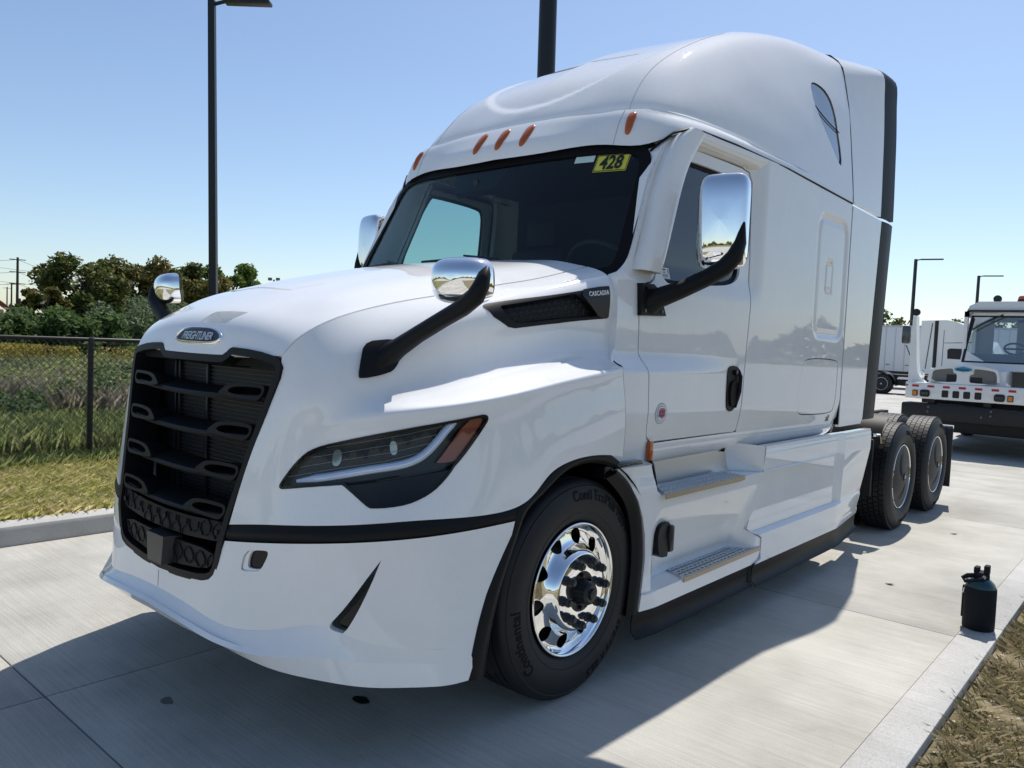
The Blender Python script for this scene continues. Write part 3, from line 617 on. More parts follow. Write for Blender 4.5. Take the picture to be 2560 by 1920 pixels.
for sg in (1, -1):
    door = skin('door', [sheet(SIDE, door_o, [dwin], .035, (1, 1), out=(1, 0, 0), rim=.03, hole_rim=.03, lines_v=(1.475, 1.5, 1.52, 1.54, 1.56, 1.585))], PAINT, truck, sg)
    side = skin('cab_side', [sheet(SIDE, cowl_o, [door_o if False else [(a, b) for a, b in inset(door_o, -.004)], h2], .035, (1, 1), out=(1, 0, 0), rim=.05, lines_u=np.arange(2.70, 3.37, .014), lines_v=np.concatenate([np.arange(1.72, 1.82, .014), np.arange(2.55, 2.65, .014), [1.475, 1.5, 1.52, 1.54, 1.56, 1.585]]))] , PAINT, truck, sg) if sg else None
    hd = skin('luggage_door', [sheet(SIDE, inset(h2, .007), [], .04, (1, 1), off=-.002, out=(1, 0, 0), rim=.02)], PAINT, truck, sg)
    gl = skin('window', [sheet(Func(lambda y, z: (_side(y, z) - .022, y, z)), inset(dwin, -.004), [], .06, (1, 1), out=(1, 0, 0))], SIDEGLASS, door, sg)
    skin('window_seal', [sheet(Func(lambda y, z: (_side(y, z) - .015, y, z)), inset(dwin, -.004), [inset(dwin, .022)], .05, (1, 1), out=(1, 0, 0), hole_rim=.012)], SEAL, gl, sg)
    # dark lining behind the door gaps
    skin('door_gasket', [sheet(Func(lambda y, z: (_side(y, z) - .026, y, z)), inset(door_o, -.02), [inset(door_o, .03)], .05, (1, 1), out=(1, 0, 0))], SEAL, door, sg)
    skin('hatch_gasket', [sheet(Func(lambda y, z: (_side(y, z) - .018, y, z)), inset(h2, -.015), [inset(h2, .03)], .05, (1, 1), out=(1, 0, 0))], SEAL, hd, sg)
    # recessed handle
    hn = smooth_poly([(1.449, 1.519), (1.50, 1.526), (1.561, 1.516), (1.581, 1.49), (1.573, 1.355), (1.556, 1.283), (1.511, 1.254), (1.468, 1.254), (1.428, 1.279), (1.424, 1.397), (1.424, 1.496)], 2)
    hb = skin('handle', [sheet(SIDE, hn, [], .03, (1, 1), off=.006, out=(1, 0, 0), rim=.012)], BLACK, door, sg)
    MB().prism(smooth_poly([(1.45, 1.43), (1.55, 1.44), (1.545, 1.33), (1.52, 1.285), (1.46, 1.285)], 2), lambda y, z: (1.142, y, z), lambda y, z: (1.12, y, z)).build('handle_recess', SEAL, hb, sx=sg)
    MB().tube([(1.134, 1.556, 1.50), (1.148, 1.562, 1.46), (1.149, 1.555, 1.37), (1.134, 1.535, 1.275)], [.010, .012, .012, .010], 8).build('handle_grip', BLACK, hb, sx=sg)
    MB().lathe([(1.135, .016), (1.146, .016), (1.148, .012), (1.148, 0)], 16, 'x', (0, 1.515, 1.485)).build('lock', SATIN, hb, sx=sg)
# seam along the roof, and the ledge over the door
for sg in (1, -1):
    sp = [(.968, .705, 2.632), (.995, .735, 2.668), (1.045, .80, 2.735), (1.075, .90, 2.772), (1.092, 1.02, 2.786), (1.108, 1.4, 2.797), (1.130, 2.13, 2.800), (1.137, 2.79, 2.790), (1.139, 3.38, 2.783)]
    MB().tube([(p[0] * sg, p[1], p[2]) for p in sp], .0075, 6).build('roof_seal', SEAL, roof)
    LEDGE = Net([[(_side(np.array([y]), np.array([z - .012]))[0] - .004, y, z - .012), (1.075 + .03 * float(ss(.9, 1.8, y)), y, z + .004), (1.098 + .032 * float(ss(1.0, 2.0, y)), y, z + .040), (1.100 + .032 * float(ss(1.0, 2.0, y)), y, z + .066)] for y, z in ((1.00, 2.715), (1.25, 2.722), (1.5, 2.726), (1.72, 2.728), (1.86, 2.73), (1.98, 2.733))])
    skin('roof_ledge', [sheet(LEDGE, SQ, [], .03, (1.0, .12), out=(1, 0, -.3), rim=.0)], PAINT, roof, sg)
# ---------------------------------------------------------------- windscreen
def _wsf(x, z):
    t = (z - 2.0) / .69
    y = .262 + .345 * t + (.115 + .01 * t) * (np.abs(x) / .95) ** 2.4
    return x, y, z
WS = Func(_wsf)
wo = [(0, 2.672), (.40, 2.676), (.72, 2.680), (.86, 2.672), (.935, 2.645), (.975, 2.59), (.987, 2.53), (1.008, 2.30), (1.030, 2.06), (1.02, 1.985), (.97, 1.945), (.80, 1.93), (.40, 1.93), (0, 1.93)]
wfull = smooth_poly(wo + [(-x, z) for x, z in wo[-2:0:-1]], 2); wi = inset(wfull, .045)
ws = skin('windscreen', [sheet(WS, inset(wfull, .02), [], .06, (1, 1), off=-.006, out=(0, -1, .5))], GLASS, truck)
skin('windscreen_frame', [sheet(WS, inset(wfull, -.012), [wi], .04, (1, 1), off=.004, out=(0, -1, .5), rim=.03, hole_rim=.01)], SEAL, ws)
def wsp(x, z, o=.012): p = WS.pt(x, z)[0]; n_ = snorm(WS, np.array([float(x)]), np.array([float(z)]))[0]; n_ *= np.sign(-n_[1]); return Vector(p + n_ * o)
# notices on the glass
def card(name, x0, x1, z0, z1, m, par, o=.002, skew=0):
    V = [wsp(x0, z0, o), wsp(x1, z0 + skew, o), wsp(x1, z1 + skew, o), wsp(x0, z1, o)]; return mk(name, V, [(0, 1, 2, 3)], m, par, flat=True)
YEL = mat('yellow_card', (.62, .60, .07), .5)
nc = card('number_card', .690, .872, 2.528, 2.628, YEL, ws, -.003)
tv, tf = text_mesh('428', .108, 0, 0, .003, 1.0, .76)
MB().add([wsp(.781 + x, 2.576 + y, .000) for x, y, z in tv], tf).build('number', PRINTK, nc, fix=False)
for a in ((.693, .869, 2.531, 2.535), (.693, .869, 2.621, 2.625), (.693, .696, 2.531, 2.625), (.866, .869, 2.531, 2.625)): card('number_border', *a, PRINTK, nc, -.001)
card('paper_notice', .560, .675, 2.592, 2.630, mat('pale_paper', (.55, .68, .64), .6), ws, -.003)
# wipers
for x0, x1 in ((.42, -.28), (-.40, -.86)):
    w_ = MB().tube([wsp(x0, 1.99, .02), wsp(x0 - .10, 2.03, .035), wsp((x0 + x1) / 2, 2.062, .03)], [.014, .010, .006], 6).build('wiper', SATIN, ws)
    MB().tube([wsp(x1, 2.045, .018), wsp((x0 + x1) / 2, 2.052, .020), wsp(x0 - .02, 2.025, .018)], .008, 6).build('wiper_blade', SATIN, w_)
# pillar between glass and door, with its raised air deflector
for sg in (1, -1):
    ed = [(.97, 1.95), (1.022, 2.02), (1.028, 2.08), (1.008, 2.30), (.990, 2.53), (.980, 2.59), (.945, 2.645)]
    P0 = [wsp(x + .008, z, -.004) for x, z in ed]; yz = [(.40, 1.975), (.47, 2.09), (.50, 2.165), (.60, 2.40), (.70, 2.58), (.76, 2.655), (.84, 2.715)]
    PIL = Net([[a, (a * .5 + Vector((float(_side(np.array([y]), np.array([z]))[0]), y, z)) * .5) + Vector((.016, -.012, 0)), Vector((float(_side(np.array([y]), np.array([z]))[0]), y, z))] for a, (y, z) in zip(P0, yz)])
    pil = skin('pillar', [sheet(PIL, SQ, [], .04, (.9, .2), out=(1, -1, 0))], PAINT, truck, sg)
    a0 = [(1.040, .475, 1.99), (1.048, .50, 2.05), (1.032, .60, 2.30), (1.022, .735, 2.58), (1.03, .85, 2.735), (1.045, .92, 2.785)]
    a1 = [(1.078, .640, 1.985), (1.082, .660, 2.05), (1.072, .765, 2.30), (1.062, .900, 2.58), (1.070, .985, 2.70), (1.075, 1.03, 2.765)]
    DEF = Net([[Vector(a) + Vector((-.012, 0, 0)), Vector(a) + Vector((.046, .000, 0)), Vector(a) * .5 + Vector(b) * .5 + Vector((.056, 0, 0)), Vector(b) + Vector((.036, -.004, 0)), Vector(b) + Vector((-.035, .006, 0))] for a, b in zip(a0, a1)])
    skin('air_deflector', [sheet(DEF, SQ, [], .03, (.9, .26), out=(1, -.4, 0))], PAINT, pil, sg)
    # rounded underside of the cab
    RK = Net([[(_side(np.array([y]), np.array([1.12]))[0] - .006, y, 1.118), (_side(np.array([y]), np.array([1.12]))[0] - .007, y, 1.09), (_side(np.array([y]), np.array([1.12]))[0] - .022, y, 1.05), (_side(np.array([y]), np.array([1.12]))[0] - .050, y, 1.015), (_side(np.array([y]), np.array([1.12]))[0] - .10, y, .985)] for y in (.58, 1.0, 1.6, 2.2, 2.8, 3.2, 3.36)])
    skin('rocker', [sheet(RK, SQ, [], .03, (2.8, .3), out=(1, 0, -1))], PAINT, truck, sg)
    MB().box((1.118, .572, 1.035), (1.138, .612, 1.135), .006).build('side_marker', AMBER, truck, sx=sg)
# ---------------------------------------------------------------- inside of the cab
inn = MB(); inn.box((-1.0, 1.95, 1.05), (1.0, 2.0, 2.78)); inn.box((-1.04, .45, 1.02), (1.04, 3.36, 1.10)); inn.box((-.86, .80, 2.70), (.86, 2.0, 2.73))
inn.build('cab_lining', DARKIN, truck, flat=True)
ds = MB(); ds.prism([(.36, 1.93), (.48, 1.985), (.72, 1.975), (.84, 1.86), (.84, 1.45), (.36, 1.45)], lambda y, z: (-1.0, y, z), lambda y, z: (1.0, y, z)); ds.build('dashboard', DARKIN, truck)
for x in (.52, -.52):
    s_ = MB(); s_.box((x - .26, 1.18, 1.55), (x + .26, 1.66, 1.70), .04); s_.box((x - .25, 1.60, 1.66), (x + .25, 1.76, 2.30), .05); s_.box((x - .14, 1.64, 2.32), (x + .14, 1.74, 2.52), .04); s_.build('seat', DARKIN, truck)
sw = MB(); R_ = .23; TM = Matrix.Translation((.52, .98, 2.02)) @ Matrix.Rotation(radians(-52), 4, 'X')
sw.tube([TM @ Vector((R_ * cos(2 * pi * k / 28), R_ * sin(2 * pi * k / 28), 0)) for k in range(29)], .017, 8, cap=False)
sw.tube([TM @ Vector((-R_, 0, 0)), TM @ Vector((0, -.03, -.03)), TM @ Vector((R_, 0, 0))], .02, 6); sw.tube([TM @ Vector((0, -.03, -.03)), Vector((.52, .74, 1.80))], .04, 8)
sw.build('steering_wheel', mat('wheel_rim_dark', (.04, .042, .046), .5), truck)
cb = MB(); c_ = wsp(-.12, 2.61, -.03); cb.prism([(-.36, 2.64), (.10, 2.64), (.04, 2.50), (-.30, 2.50)], lambda x, z: tuple(wsp(x, z, -.012)), lambda x, z: tuple(wsp(x, z, -.06))); cb.build('camera_box', BLACK, ws)
MB().lathe([(0, 0), (0, .02), (.012, .022)], 14, 'y', tuple(wsp(-.13, 2.55, -.004))).build('camera_lens', STEEL, ws)
# ---------------------------------------------------------------- side fairings and steps
archR = [(.245, 1.022), (.355, .942), (.425, .860), (.465, .770), (.487, .680), (.497, .568), (.490, .47)]
for sg in (1, -1):
    up = archR + [(.481, .388), (1.860, .388), (1.862, .445), (1.77, .487), (1.725, .52), (1.862, .866), (1.80, .868), (.60, .868), (.565, .895), (.535, .985), (.52, 1.030), (.25, 1.030)]
    lowp = [(.480, .386), (.466, .300), (1.750, .300), (1.84, .325), (1.860, .386)]
    s1 = sheet(SKIRT_F, up, [], .024, (1, 1), out=(1, 0, 0), rim=.03, lines_v=(.79, .80, .81)); s2 = sheet(SKIRT_F, lowp, [], .032, (1, 1), off=.004, out=(1, 0, 0), rim=.03)
    ys = np.linspace(.481, 1.86, 34); xi = SKIRT_F.pt(ys, np.full(34, .388))[:, 0]
    FL = Net([[(a - .002, y, .389), ((a + 1.207) / 2, y, .3875), (1.207, y, .385)] for a, y in zip(xi, ys)]); s3 = sheet(FL, SQ, [], .03, (1.38, .13), out=(0, 0, 1))
    # recess of the upper step: walls and shelf
    def quad(P):
        P = [Vector(p) for p in P]; n = (P[1] - P[0]).cross(P[3] - P[0]).normalized(); return [tuple(p) for p in P], [tuple(range(len(P)))], [tuple(n)] * len(P)
    wl_ = quad([(1.19, .535, 1.030), (1.19, .60, .866), (1.035, .80, .868), (1.035, .74, 1.045)])
    wr_ = quad([(1.035, 1.615, 1.055), (1.035, 1.70, .868), (1.196, 1.862, .866), (1.180, 1.915, 1.022)])
    sh_ = quad([(1.200, .585, .867), (1.203, 1.862, .867), (1.035, 1.70, .867), (1.035, .78, .867)])
    tp_ = quad([(1.165, .25, 1.029), (1.19, .525, 1.029), (1.00, .68, 1.035), (1.00, .25, 1.035)])
    fair = skin('step_fairing', [s1, s2, s3, wl_, wr_, sh_, tp_], PAINT, truck, sg)
    MB().prism([(.74, .868), (.70, 1.06), (1.61, 1.06), (1.69, .868)], lambda y, z: (1.040, y, z), lambda y, z: (1.03, y, z)).build('step_back_plate', PLATE, fair, sx=sg)
    MB().lathe([(1.04, .014), (1.058, .014), (1.060, .010), (1.060, 0)], 12, 'x', (0, 1.585, 1.01)).build('catch', BLACK, fair, sx=sg)
    def tread(fl, fr, br, bl, z, cols):
        Pq = lambda a, b: Vector(fl) * (1 - a) * (1 - b) + Vector(fr) * a * (1 - b) + Vector(br) * a * b + Vector(bl) * (1 - a) * b
        f = Func(lambda a, b: tuple(np.array([[*Pq(x, y)] for x, y in zip(a, b)]).T))
        hs_ = []; L = (Vector(fr) - Vector(fl)).length; Wd = (Vector(bl) - Vector(fl)).length
        for r_ in range(5):
            nn = cols - (0 if r_ % 2 else 1)
            for k in range(nn):
                ca = (k + (.5 if r_ % 2 else 1.0)) / cols; cb = .12 + r_ * .19; big = r_ % 2
                hs_.append([(ca + (.026 if big else .018) / L * cos(t) * 1.0, cb + (.013 if big else .010) / Wd * sin(t)) for t in [2 * pi * j / 8 for j in range(8)]])
        st_ = skin('step_tread', [sheet(f, SQ, hs_, .05, (L, Wd), out=(0, 0, 1), rim=.012, hole_rim=.012)], PLATE, fair, sg)
        teeth = MB()
        for r_ in range(6):
            nn = cols * 2
            for k in range(nn):
                p = Pq((k + .5) / nn, min(.985, .03 + r_ * .19)); teeth.lathe([(0, .0065), (.005, .004), (.006, 0)], 6, 'z', tuple(p))
        teeth.build('tread_studs', PLATE, st_, fix=False, sx=sg)['kind'] = 'stuff'
        e = (Vector(fr) - Vector(fl)).normalized(); nb = Vector((e.y, -e.x, 0)); dn = Vector((0, 0, -.026))
        a_, b_ = Vector(fl) + nb * .004, Vector(fr) + nb * .004
        MB().add([a_, b_, b_ + dn, a_ + dn, a_ - nb * .006, b_ - nb * .006, b_ - nb * .006 + dn, a_ - nb * .006 + dn], [(0, 1, 2, 3), (4, 7, 6, 5), (0, 4, 5, 1), (3, 2, 6, 7), (0, 3, 7, 4), (1, 5, 6, 2)]).build('tread_nosing', mat('brushed_edge', (.42, .37, .31), .4, metal=1) if 'brushed_edge' not in bpy.data.materials else bpy.data.materials['brushed_edge'], st_, sx=sg)
    tread((1.236, .585, .882), (1.228, 1.52, .882), (1.075, 1.545, .882), (1.075, .76, .882), .88, 20)
    tread((1.212, .865, .398), (1.206, 1.845, .398), (1.060, 1.835, .398), (1.060, .94, .398), .40, 20)
    MB().box((1.07, .70, .848), (1.215, 1.52, .866)).build('tread_tray', STEEL, fair, sx=sg); MB().box((1.05, .93, .372), (1.19, 1.80, .384)).build('tread_tray', STEEL, fair, sx=sg)
    # dark hand hold in the step fairing
    gb = MB().prism(smooth_poly([(.575, .625), (.578, .69), (.61, .722), (.70, .722), (.735, .70), (.735, .58), (.70, .545), (.60, .55)], 1), lambda y, z: (1.212 if y < .7 else 1.190, y, z), lambda y, z: (1.14, y, z)).build('hand_hold_box', BLACK, fair, sx=sg)
    MB().box((1.17, .70, .56), (1.214, .745, .70), .012).build('hand_hold_grip', SATIN, gb, sx=sg)
    rr = [(1.930, 1.022), (1.872, .864), (1.733, .522), (1.775, .494), (1.870, .452), (1.870, .386), (1.850, .320), (1.765, .300), (4.025, .300), (4.050, .60), (4.048, 1.022)]
    skin('side_fairing', [sheet(SKIRT_R, rr, [], .03, (1, 1), out=(1, 0, 0), rim=.05, lines_v=(.4735, .4745, .4895, .4905, .8555, .8565, .8615, .8625, .8675, .8685, .3345, .3455), lines_u=(3.2495, 3.2605, 3.3995, 3.4005))], PAINT, truck, sg)
    MB().add([(1.19, 1.93, 1.019), (1.19, 4.045, 1.019), (1.0, 4.045, .975), (1.0, 1.72, .975)], [(0, 1, 2, 3)]).build('fairing_top', PAINT, truck, sx=sg, fix=False)
    for y0, y1, S_ in ((.435, 1.742, SKIRT_F), (1.752, 4.02, SKIRT_R)):
        yy = np.linspace(y0, y1, 16); xx = S_.pt(yy, np.full(16, .302))[:, 0]
        RB = Net([[(x - .004, y, .304), (x - .012, y, .25), (x - .012, y, .200), (x + .004, y, .180), (x + .018, y, .172)] for x, y in zip(xx, yy)])
        skin('rubber_skirt', [sheet(RB, SQ, [], .05, (y1 - y0, .14), out=(1, 0, .2), rim=.006)], BLACK, truck, sg)
# ---------------------------------------------------------------- wheel arch trims
def strip_net(outer, inner, x0, x1): return Net([[(x0 - .012, a[0], a[1]), (x0 + .006, a[0] * .75 + b[0] * .25, a[1] * .75 + b[1] * .25), (x0, a[0] * .4 + b[0] * .6, a[1] * .4 + b[1] * .6), (x1, b[0], b[1])] for a, b in zip(outer, inner)])
oa = [(-.762, .330), (-.715, .52), (-.645, .70), (-.545, .90), (-.50, .965), (-.40, 1.020), (-.275, 1.088), (-.15, 1.128), (-.02, 1.136), (.11, 1.118), (.19, 1.085)]
ia = [(-.640, .318), (-.610, .50), (-.560, .67), (-.480, .84), (-.44, .915), (-.345, .975), (-.24, 1.035), (-.135, 1.072), (-.02, 1.082), (.10, 1.068), (.18, 1.045)]
ob = [(.225, 1.030), (.33, .965), (.42, .868), (.465, .775), (.488, .68), (.500, .568), (.494, .47), (.470, .30)]
ib = [(.150, .995), (.25, .925), (.335, .840), (.375, .755), (.398, .67), (.408, .568), (.404, .47), (.385, .29)]
for sg in (1, -1):
    skin('arch_trim', [sheet(strip_net(oa, ia, 1.207, 1.175), SQ, [], .03, (1.4, .08), out=(1, 0, 0), rim=.03)], BLACK, truck, sg)
    skin('arch_trim', [sheet(strip_net(ob, ib, 1.182, 1.165), SQ, [], .03, (.8, .09), out=(1, 0, 0), rim=.03)], BLACK, truck, sg)
    wl2 = MB(); n = 26; V = []
    for k in range(n + 1):
        t = radians(-20 + 220 * k / n); r_ = .60
        V += [(1.18, -.02 + r_ * cos(t), .50 + r_ * sin(t)), (.62, -.02 + r_ * cos(t), .50 + r_ * sin(t))]
    F = [(2 * k, 2 * k + 2, 2 * k + 3, 2 * k + 1) for k in range(n)] + [tuple(2 * k + 1 for k in range(n + 1))]
    wl2.add(V, F).build('wheel_well', mat('wheel_well_black', (.006, .006, .007), .8) if 'wheel_well_black' not in bpy.data.materials else bpy.data.materials['wheel_well_black'], truck, sx=sg, fix=False)
    MB().box((.9, .16, .985), (1.15, .50, 1.05), .01).build('splash_guard', GLOSSB, truck, sx=sg)
# ---------------------------------------------------------------- wheels
def tyre_prof(xo, w, R, r0, grooves):
    o = [(xo - .035, r0 - .012), (xo - .012, r0 + .006), (xo + .006, r0 + .03), (xo + .016, r0 + .075), (xo + .018, r0 + .115), (xo + .012, R - .060), (xo + .002, R - .040), (xo - .002, R - .030), (xo - .012, R - .012), (xo - .026, R - .003)]
    xs = xo - .026; tw = w - .052; g = []
    for gx in grooves:
        x = xs - tw * gx; g += [(x + .006, R), (x + .005, R - .014), (x - .005, R - .014), (x - .006, R)]
    i_ = [(2 * xo - w - a, r) for a, r in o[::-1]]
    return o + g + i_
def arc_text(s, r, th0, size, x_fn, h=.0018, wide=1.0):
    tv, tf = text_mesh(s, size, h, 0, .0012, 1.05, wide); V = []
    bm = bmesh.new(); bv = [bm.verts.new(v) for v in tv]
    for f in tf:
        try: bm.faces.new([bv[i] for i in f])
        except ValueError: pass
    for _ in range(3):
        bmesh.ops.triangulate(bm, faces=bm.faces[:]); L = [e for e in bm.edges if e.calc_length() > .014]
        if L: bmesh.ops.subdivide_edges(bm, edges=L, cuts=1)
    bmesh.ops.triangulate(bm, faces=bm.faces[:]); bm.verts.index_update(); tv = [tuple(v.co) for v in bm.verts]; tf = [tuple(v.index for v in f.verts) for f in bm.faces]; bm.free()
    for x, y, z in tv:
        t = th0 + x / r; q = r + y; V.append((x_fn(q) + z, q * sin(t), q * cos(t)))
    return V, tf
RAISED = mat('tyre_lettering', (.010, .0105, .0115), .8, spec=.2)
def front_wheel(sx):
    w = empty('front_wheel', (0, 0, 0)); w.parent = truck
    prof = tyre_prof(1.128, .285, .502, .302, (.16, .38, .62, .84)); C = (0, 0, .499)
    ty = MB().lathe(prof, 96, 'x', C).build('tyre', RUBBER, w, angle=40, fix=False, sx=sx)
    ps = sorted([(r, a) for a, r in prof[:9]]); xf = lambda q: float(np.interp(q, [p[0] for p in ps], [p[1] for p in ps])) + .0005
    for s_, r_, th, sz in (('Conti EcoPlus HS3+', .432, radians(26), .066), ('Continental', .425, radians(-112), .070), ('A 295/75 R 22.5', .432, radians(140), .062)):
        V, F = arc_text(s_, r_, th, sz, xf, wide=.92); MB().add([(x, y, z + .499) for x, y, z in V], F).build('lettering', RAISED, ty, fix=False, sx=sx)
    for r_, hh in ((.352, .002), (.470, .003)): MB().lathe([(xf(r_ - .004), r_ - .004), (xf(r_) + hh, r_ - .001), (xf(r_) + hh, r_ + .001), (xf(r_ + .004), r_ + .004)], 96, 'x', C).build('rib_ring', RUBBER, ty, fix=False, sx=sx)
    rim = MB().lathe([(1.06, .270), (1.095, .287), (1.112, .292), (1.122, .297), (1.128, .303), (1.131, .300), (1.131, .296), (1.122, .290), (1.108, .286)], 96, 'x', C).build('rim', ALU, w, angle=60, fix=False, sx=sx)
    R_ = [.163, .172, .182, .200, .225, .255, .275, .2862]; X_ = [1.164, 1.163, 1.152, 1.116, 1.097, 1.090, 1.093, 1.108]
    DISC = Func(lambda t, r: (cub(r, R_, X_), r * np.sin(t), r * np.cos(t) + .499))
    hole = [(.150 * cos(a), .2385 + .0350 * sin(a)) for a in [2 * pi * k / 20 for k in range(20)]]
    pc = sheet(DISC, [(-pi / 10, .163), (pi / 10, .163), (pi / 10, .2862), (-pi / 10, .2862)], [hole], .012, (.235, 1), out=(1, 0, 0), hole_rim=.022)
    parts = []
    for k in range(10):
        a = 2 * pi * k / 10 + radians(8); ca, sa = cos(a), sin(a); rot = lambda p, z0: (p[0], p[1] * ca + (p[2] - z0) * sa, -p[1] * sa + (p[2] - z0) * ca + z0)
        parts.append(([rot(p, .499) for p in pc[0]], pc[1], [rot(p, 0) for p in pc[2]]))
    skin('wheel_disc', parts, ALU, rim, sx)
    MB().lathe([(1.164, .165), (1.166, .110), (1.164, .092), (1.152, .088)], 64, 'x', C).build('hub_face', ALU, rim, fix=False, sx=sx)
    MB().lathe([(.95, .290), (.95, .05)], 40, 'x', C).build('brake_drum', SATIN, w, fix=False, sx=sx)
    hub = MB().lathe([(1.158, .092), (1.160, .060), (1.180, .054), (1.212, .050), (1.222, .040), (1.222, .026), (1.232, .024), (1.234, 0)], 40, 'x', C).build('hub_cap', STEEL, w, angle=30, sx=sx)
    for k in range(6): a = k * pi / 3; MB().lathe([(1.16, .010), (1.174, .010), (1.176, 0)], 6, 'x', (0, .074 * sin(a), .499 + .074 * cos(a))).build('hub_bolt', SATIN, hub, sx=sx)
    NUT = mat('nut_cover', (.022, .026, .032), .4) if 'nut_cover' not in bpy.data.materials else bpy.data.materials['nut_cover']
    m0 = None
    for k in range(10):
        a = 2 * pi * (k + .35) / 10; p = (0, .1425 * sin(a), .499 + .1425 * cos(a))
        if m0 is None: m0 = MB().lathe([(1.164, .0225), (1.173, .0225), (1.175, .019), (1.190, .0175), (1.192, .020), (1.202, .020), (1.204, .016), (1.214, .013), (1.216, 0)], 14, 'x').build('lug_nut', NUT, w, sx=sx); o = m0
        else: o = bpy.data.objects.new('lug_nut', m0.data); col.objects.link(o); o.parent = w
        o.location = p
    if sx > 0:
        st = MB(); f = lambda t, r: (float(cub(r, R_, X_)[0]) + .0012, r * sin(t), r * cos(t) + .499); t0 = radians(-18)
        for pts, nm, mm in (([(-.11, .252), (.11, .252), (.07, .283), (-.07, .283)], 'wheel_sticker', GREYW), ([(-.035, .268), (.035, .268), (.035, .281), (-.035, .281)], 'sticker_mark', PRINTK)):
            V = [f(t0 + a, r) for a, r in pts]; V = [(x + (.0008 if nm != 'wheel_sticker' else .0004), y, z) for x, y, z in V]; mk(nm, V, [(0, 1, 2, 3)], mm, rim, flat=True)
        tv, tf = text_mesh('ALCOA', .011, 0, 0, .0003)
        MB().add([(f(t0 + x / .258, .260 + y)[0] + .0008, *f(t0 + x / .258, .260 + y)[1:]) for x, y, z in tv], tf).build('sticker_lettering', PRINTK, rim, fix=False)
    return w
for sg in (1, -1): front_wheel(sg)
def rear_wheel(yc, sx):
    w = empty('rear_wheel', (0, 0, 0)); w.parent = truck; C = (0, yc, .502)
    for xo in (1.186, .855):
        ty = MB().lathe(tyre_prof(xo, .275, .500, .302, ()), 80, 'x', C).build('tyre', RUBBER, w, angle=40, fix=False, sx=sx)
        tb = MB(); nb = 64
        for k in range(nb):
            for j in range(5):
                a = 2 * pi * (k + (.5 if j % 2 else 0)) / nb; x0 = xo - .020 - j * .0475; hw = .0205; ha = .88 * pi / nb
                P = []
                for r_ in (.494, .512):
                    for da in (-ha, ha):
                        for dx in (-hw, hw): P.append((x0 - .022 + dx, yc + r_ * sin(a + da), .502 + r_ * cos(a + da)))
                tb.add(P, [(4, 5, 7, 6), (0, 1, 5, 4), (2, 6, 7, 3), (0, 4, 6, 2), (1, 3, 7, 5)])
        tb.build('tread_blocks', RUBBER, ty, fix=False, flat=True, sx=sx)['kind'] = 'stuff'
        if xo > 1:
            ps = sorted([(r, a) for a, r in tyre_prof(xo, .275, .5, .302, ())[:9]]); xf = lambda q: float(np.interp(q, [p[0] for p in ps], [p[1] for p in ps])) + .0005
            for s_, th in (('295/75 R 22.5', 0.35), ('Continental', 3.0)):
                V, F = arc_text(s_, .42, th, .055, xf); MB().add([(x, y + yc, z + .502) for x, y, z in V], F).build('lettering', RAISED, ty, fix=False, sx=sx)
    MB().lathe([(1.10, .27), (1.165, .290), (1.178, .299), (1.184, .303), (1.186, .299), (1.180, .294)], 64, 'x', C).build('rim', ALU, w, angle=60, fix=False, sx=sx)
    # shallow cone cover with three swept flutes
    V = []; F = []; nr, nt = 14, 72
    for i in range(nr + 1):
        r_ = .296 * i / nr
        for k in range(nt):
            t = 2 * pi * k / nt; sw_ = 3 * (t - 2.2 * (r_ / .296)); g = max(0, cos(sw_)) ** 6 * float(ss(.05, .12, r_)) * float(ss(.28, .2, r_))
            V.append((1.180 + .030 * (1 - (r_ / .296) ** 2) - .014 * g, yc + r_ * sin(t), .502 + r_ * cos(t)))
    for i in range(nr): F += [(i * nt + k, i * nt + (k + 1) % nt, (i + 1) * nt + (k + 1) % nt, (i + 1) * nt + k) for k in range(nt)]
    cv_ = MB().add(V, F).build('wheel_cover', COVER, w, angle=80, sx=sx)
    MB().lathe([(1.205, .040), (1.216, .038), (1.218, .030), (1.212, .024), (1.212, 0)], 24, 'x', C).build('cover_boss', SATIN, cv_, fix=False, sx=sx)
    MB().lathe([(1.212, .020), (1.219, .018), (1.220, .006), (1.216, 0)], 20, 'x', C).build('cover_emblem', GREYW, cv_, fix=False, sx=sx)
for yc in (5.150, 6.470):
    for sg in (1, -1): rear_wheel(yc, sg)
# ---------------------------------------------------------------- chassis behind the cab
ch = MB()
for x in (-.43, .43): ch.box((x - .04, -.9, .72), (x + .04, 7.25, 1.0))
ch.box((-.45, 3.6, .78), (.45, 3.75, .98)); ch.box((-.45, 7.1, .72), (.45, 7.2, .98)); ch.build('frame_rails', SEAL, truck)
ax = MB()
for y in (5.150, 6.470): ax.lathe([(-1.0, .09), (-.3, .09), (-.2, .2), (.2, .2), (.3, .09), (1.0, .09)], 20, 'x', (0, y, .5))
ax.lathe([(-.95, .07), (.95, .07)], 12, 'x', (0, 0, .46)); ax.build('axles', SATIN, truck)
MB().box((-.5, 5.2, 1.0), (.5, 6.4, 1.10), .03).build('fifth_wheel', SEAL, truck)
MB().box((-.55, 3.45, .45), (.55, 4.5, .75), .05).box((-1.05, 2.2, .45), (-.6, 3.6, .95), .05).box((.6, 2.2, .45), (1.05, 3.6, .95), .05).build('fuel_tank', SEAL, truck)
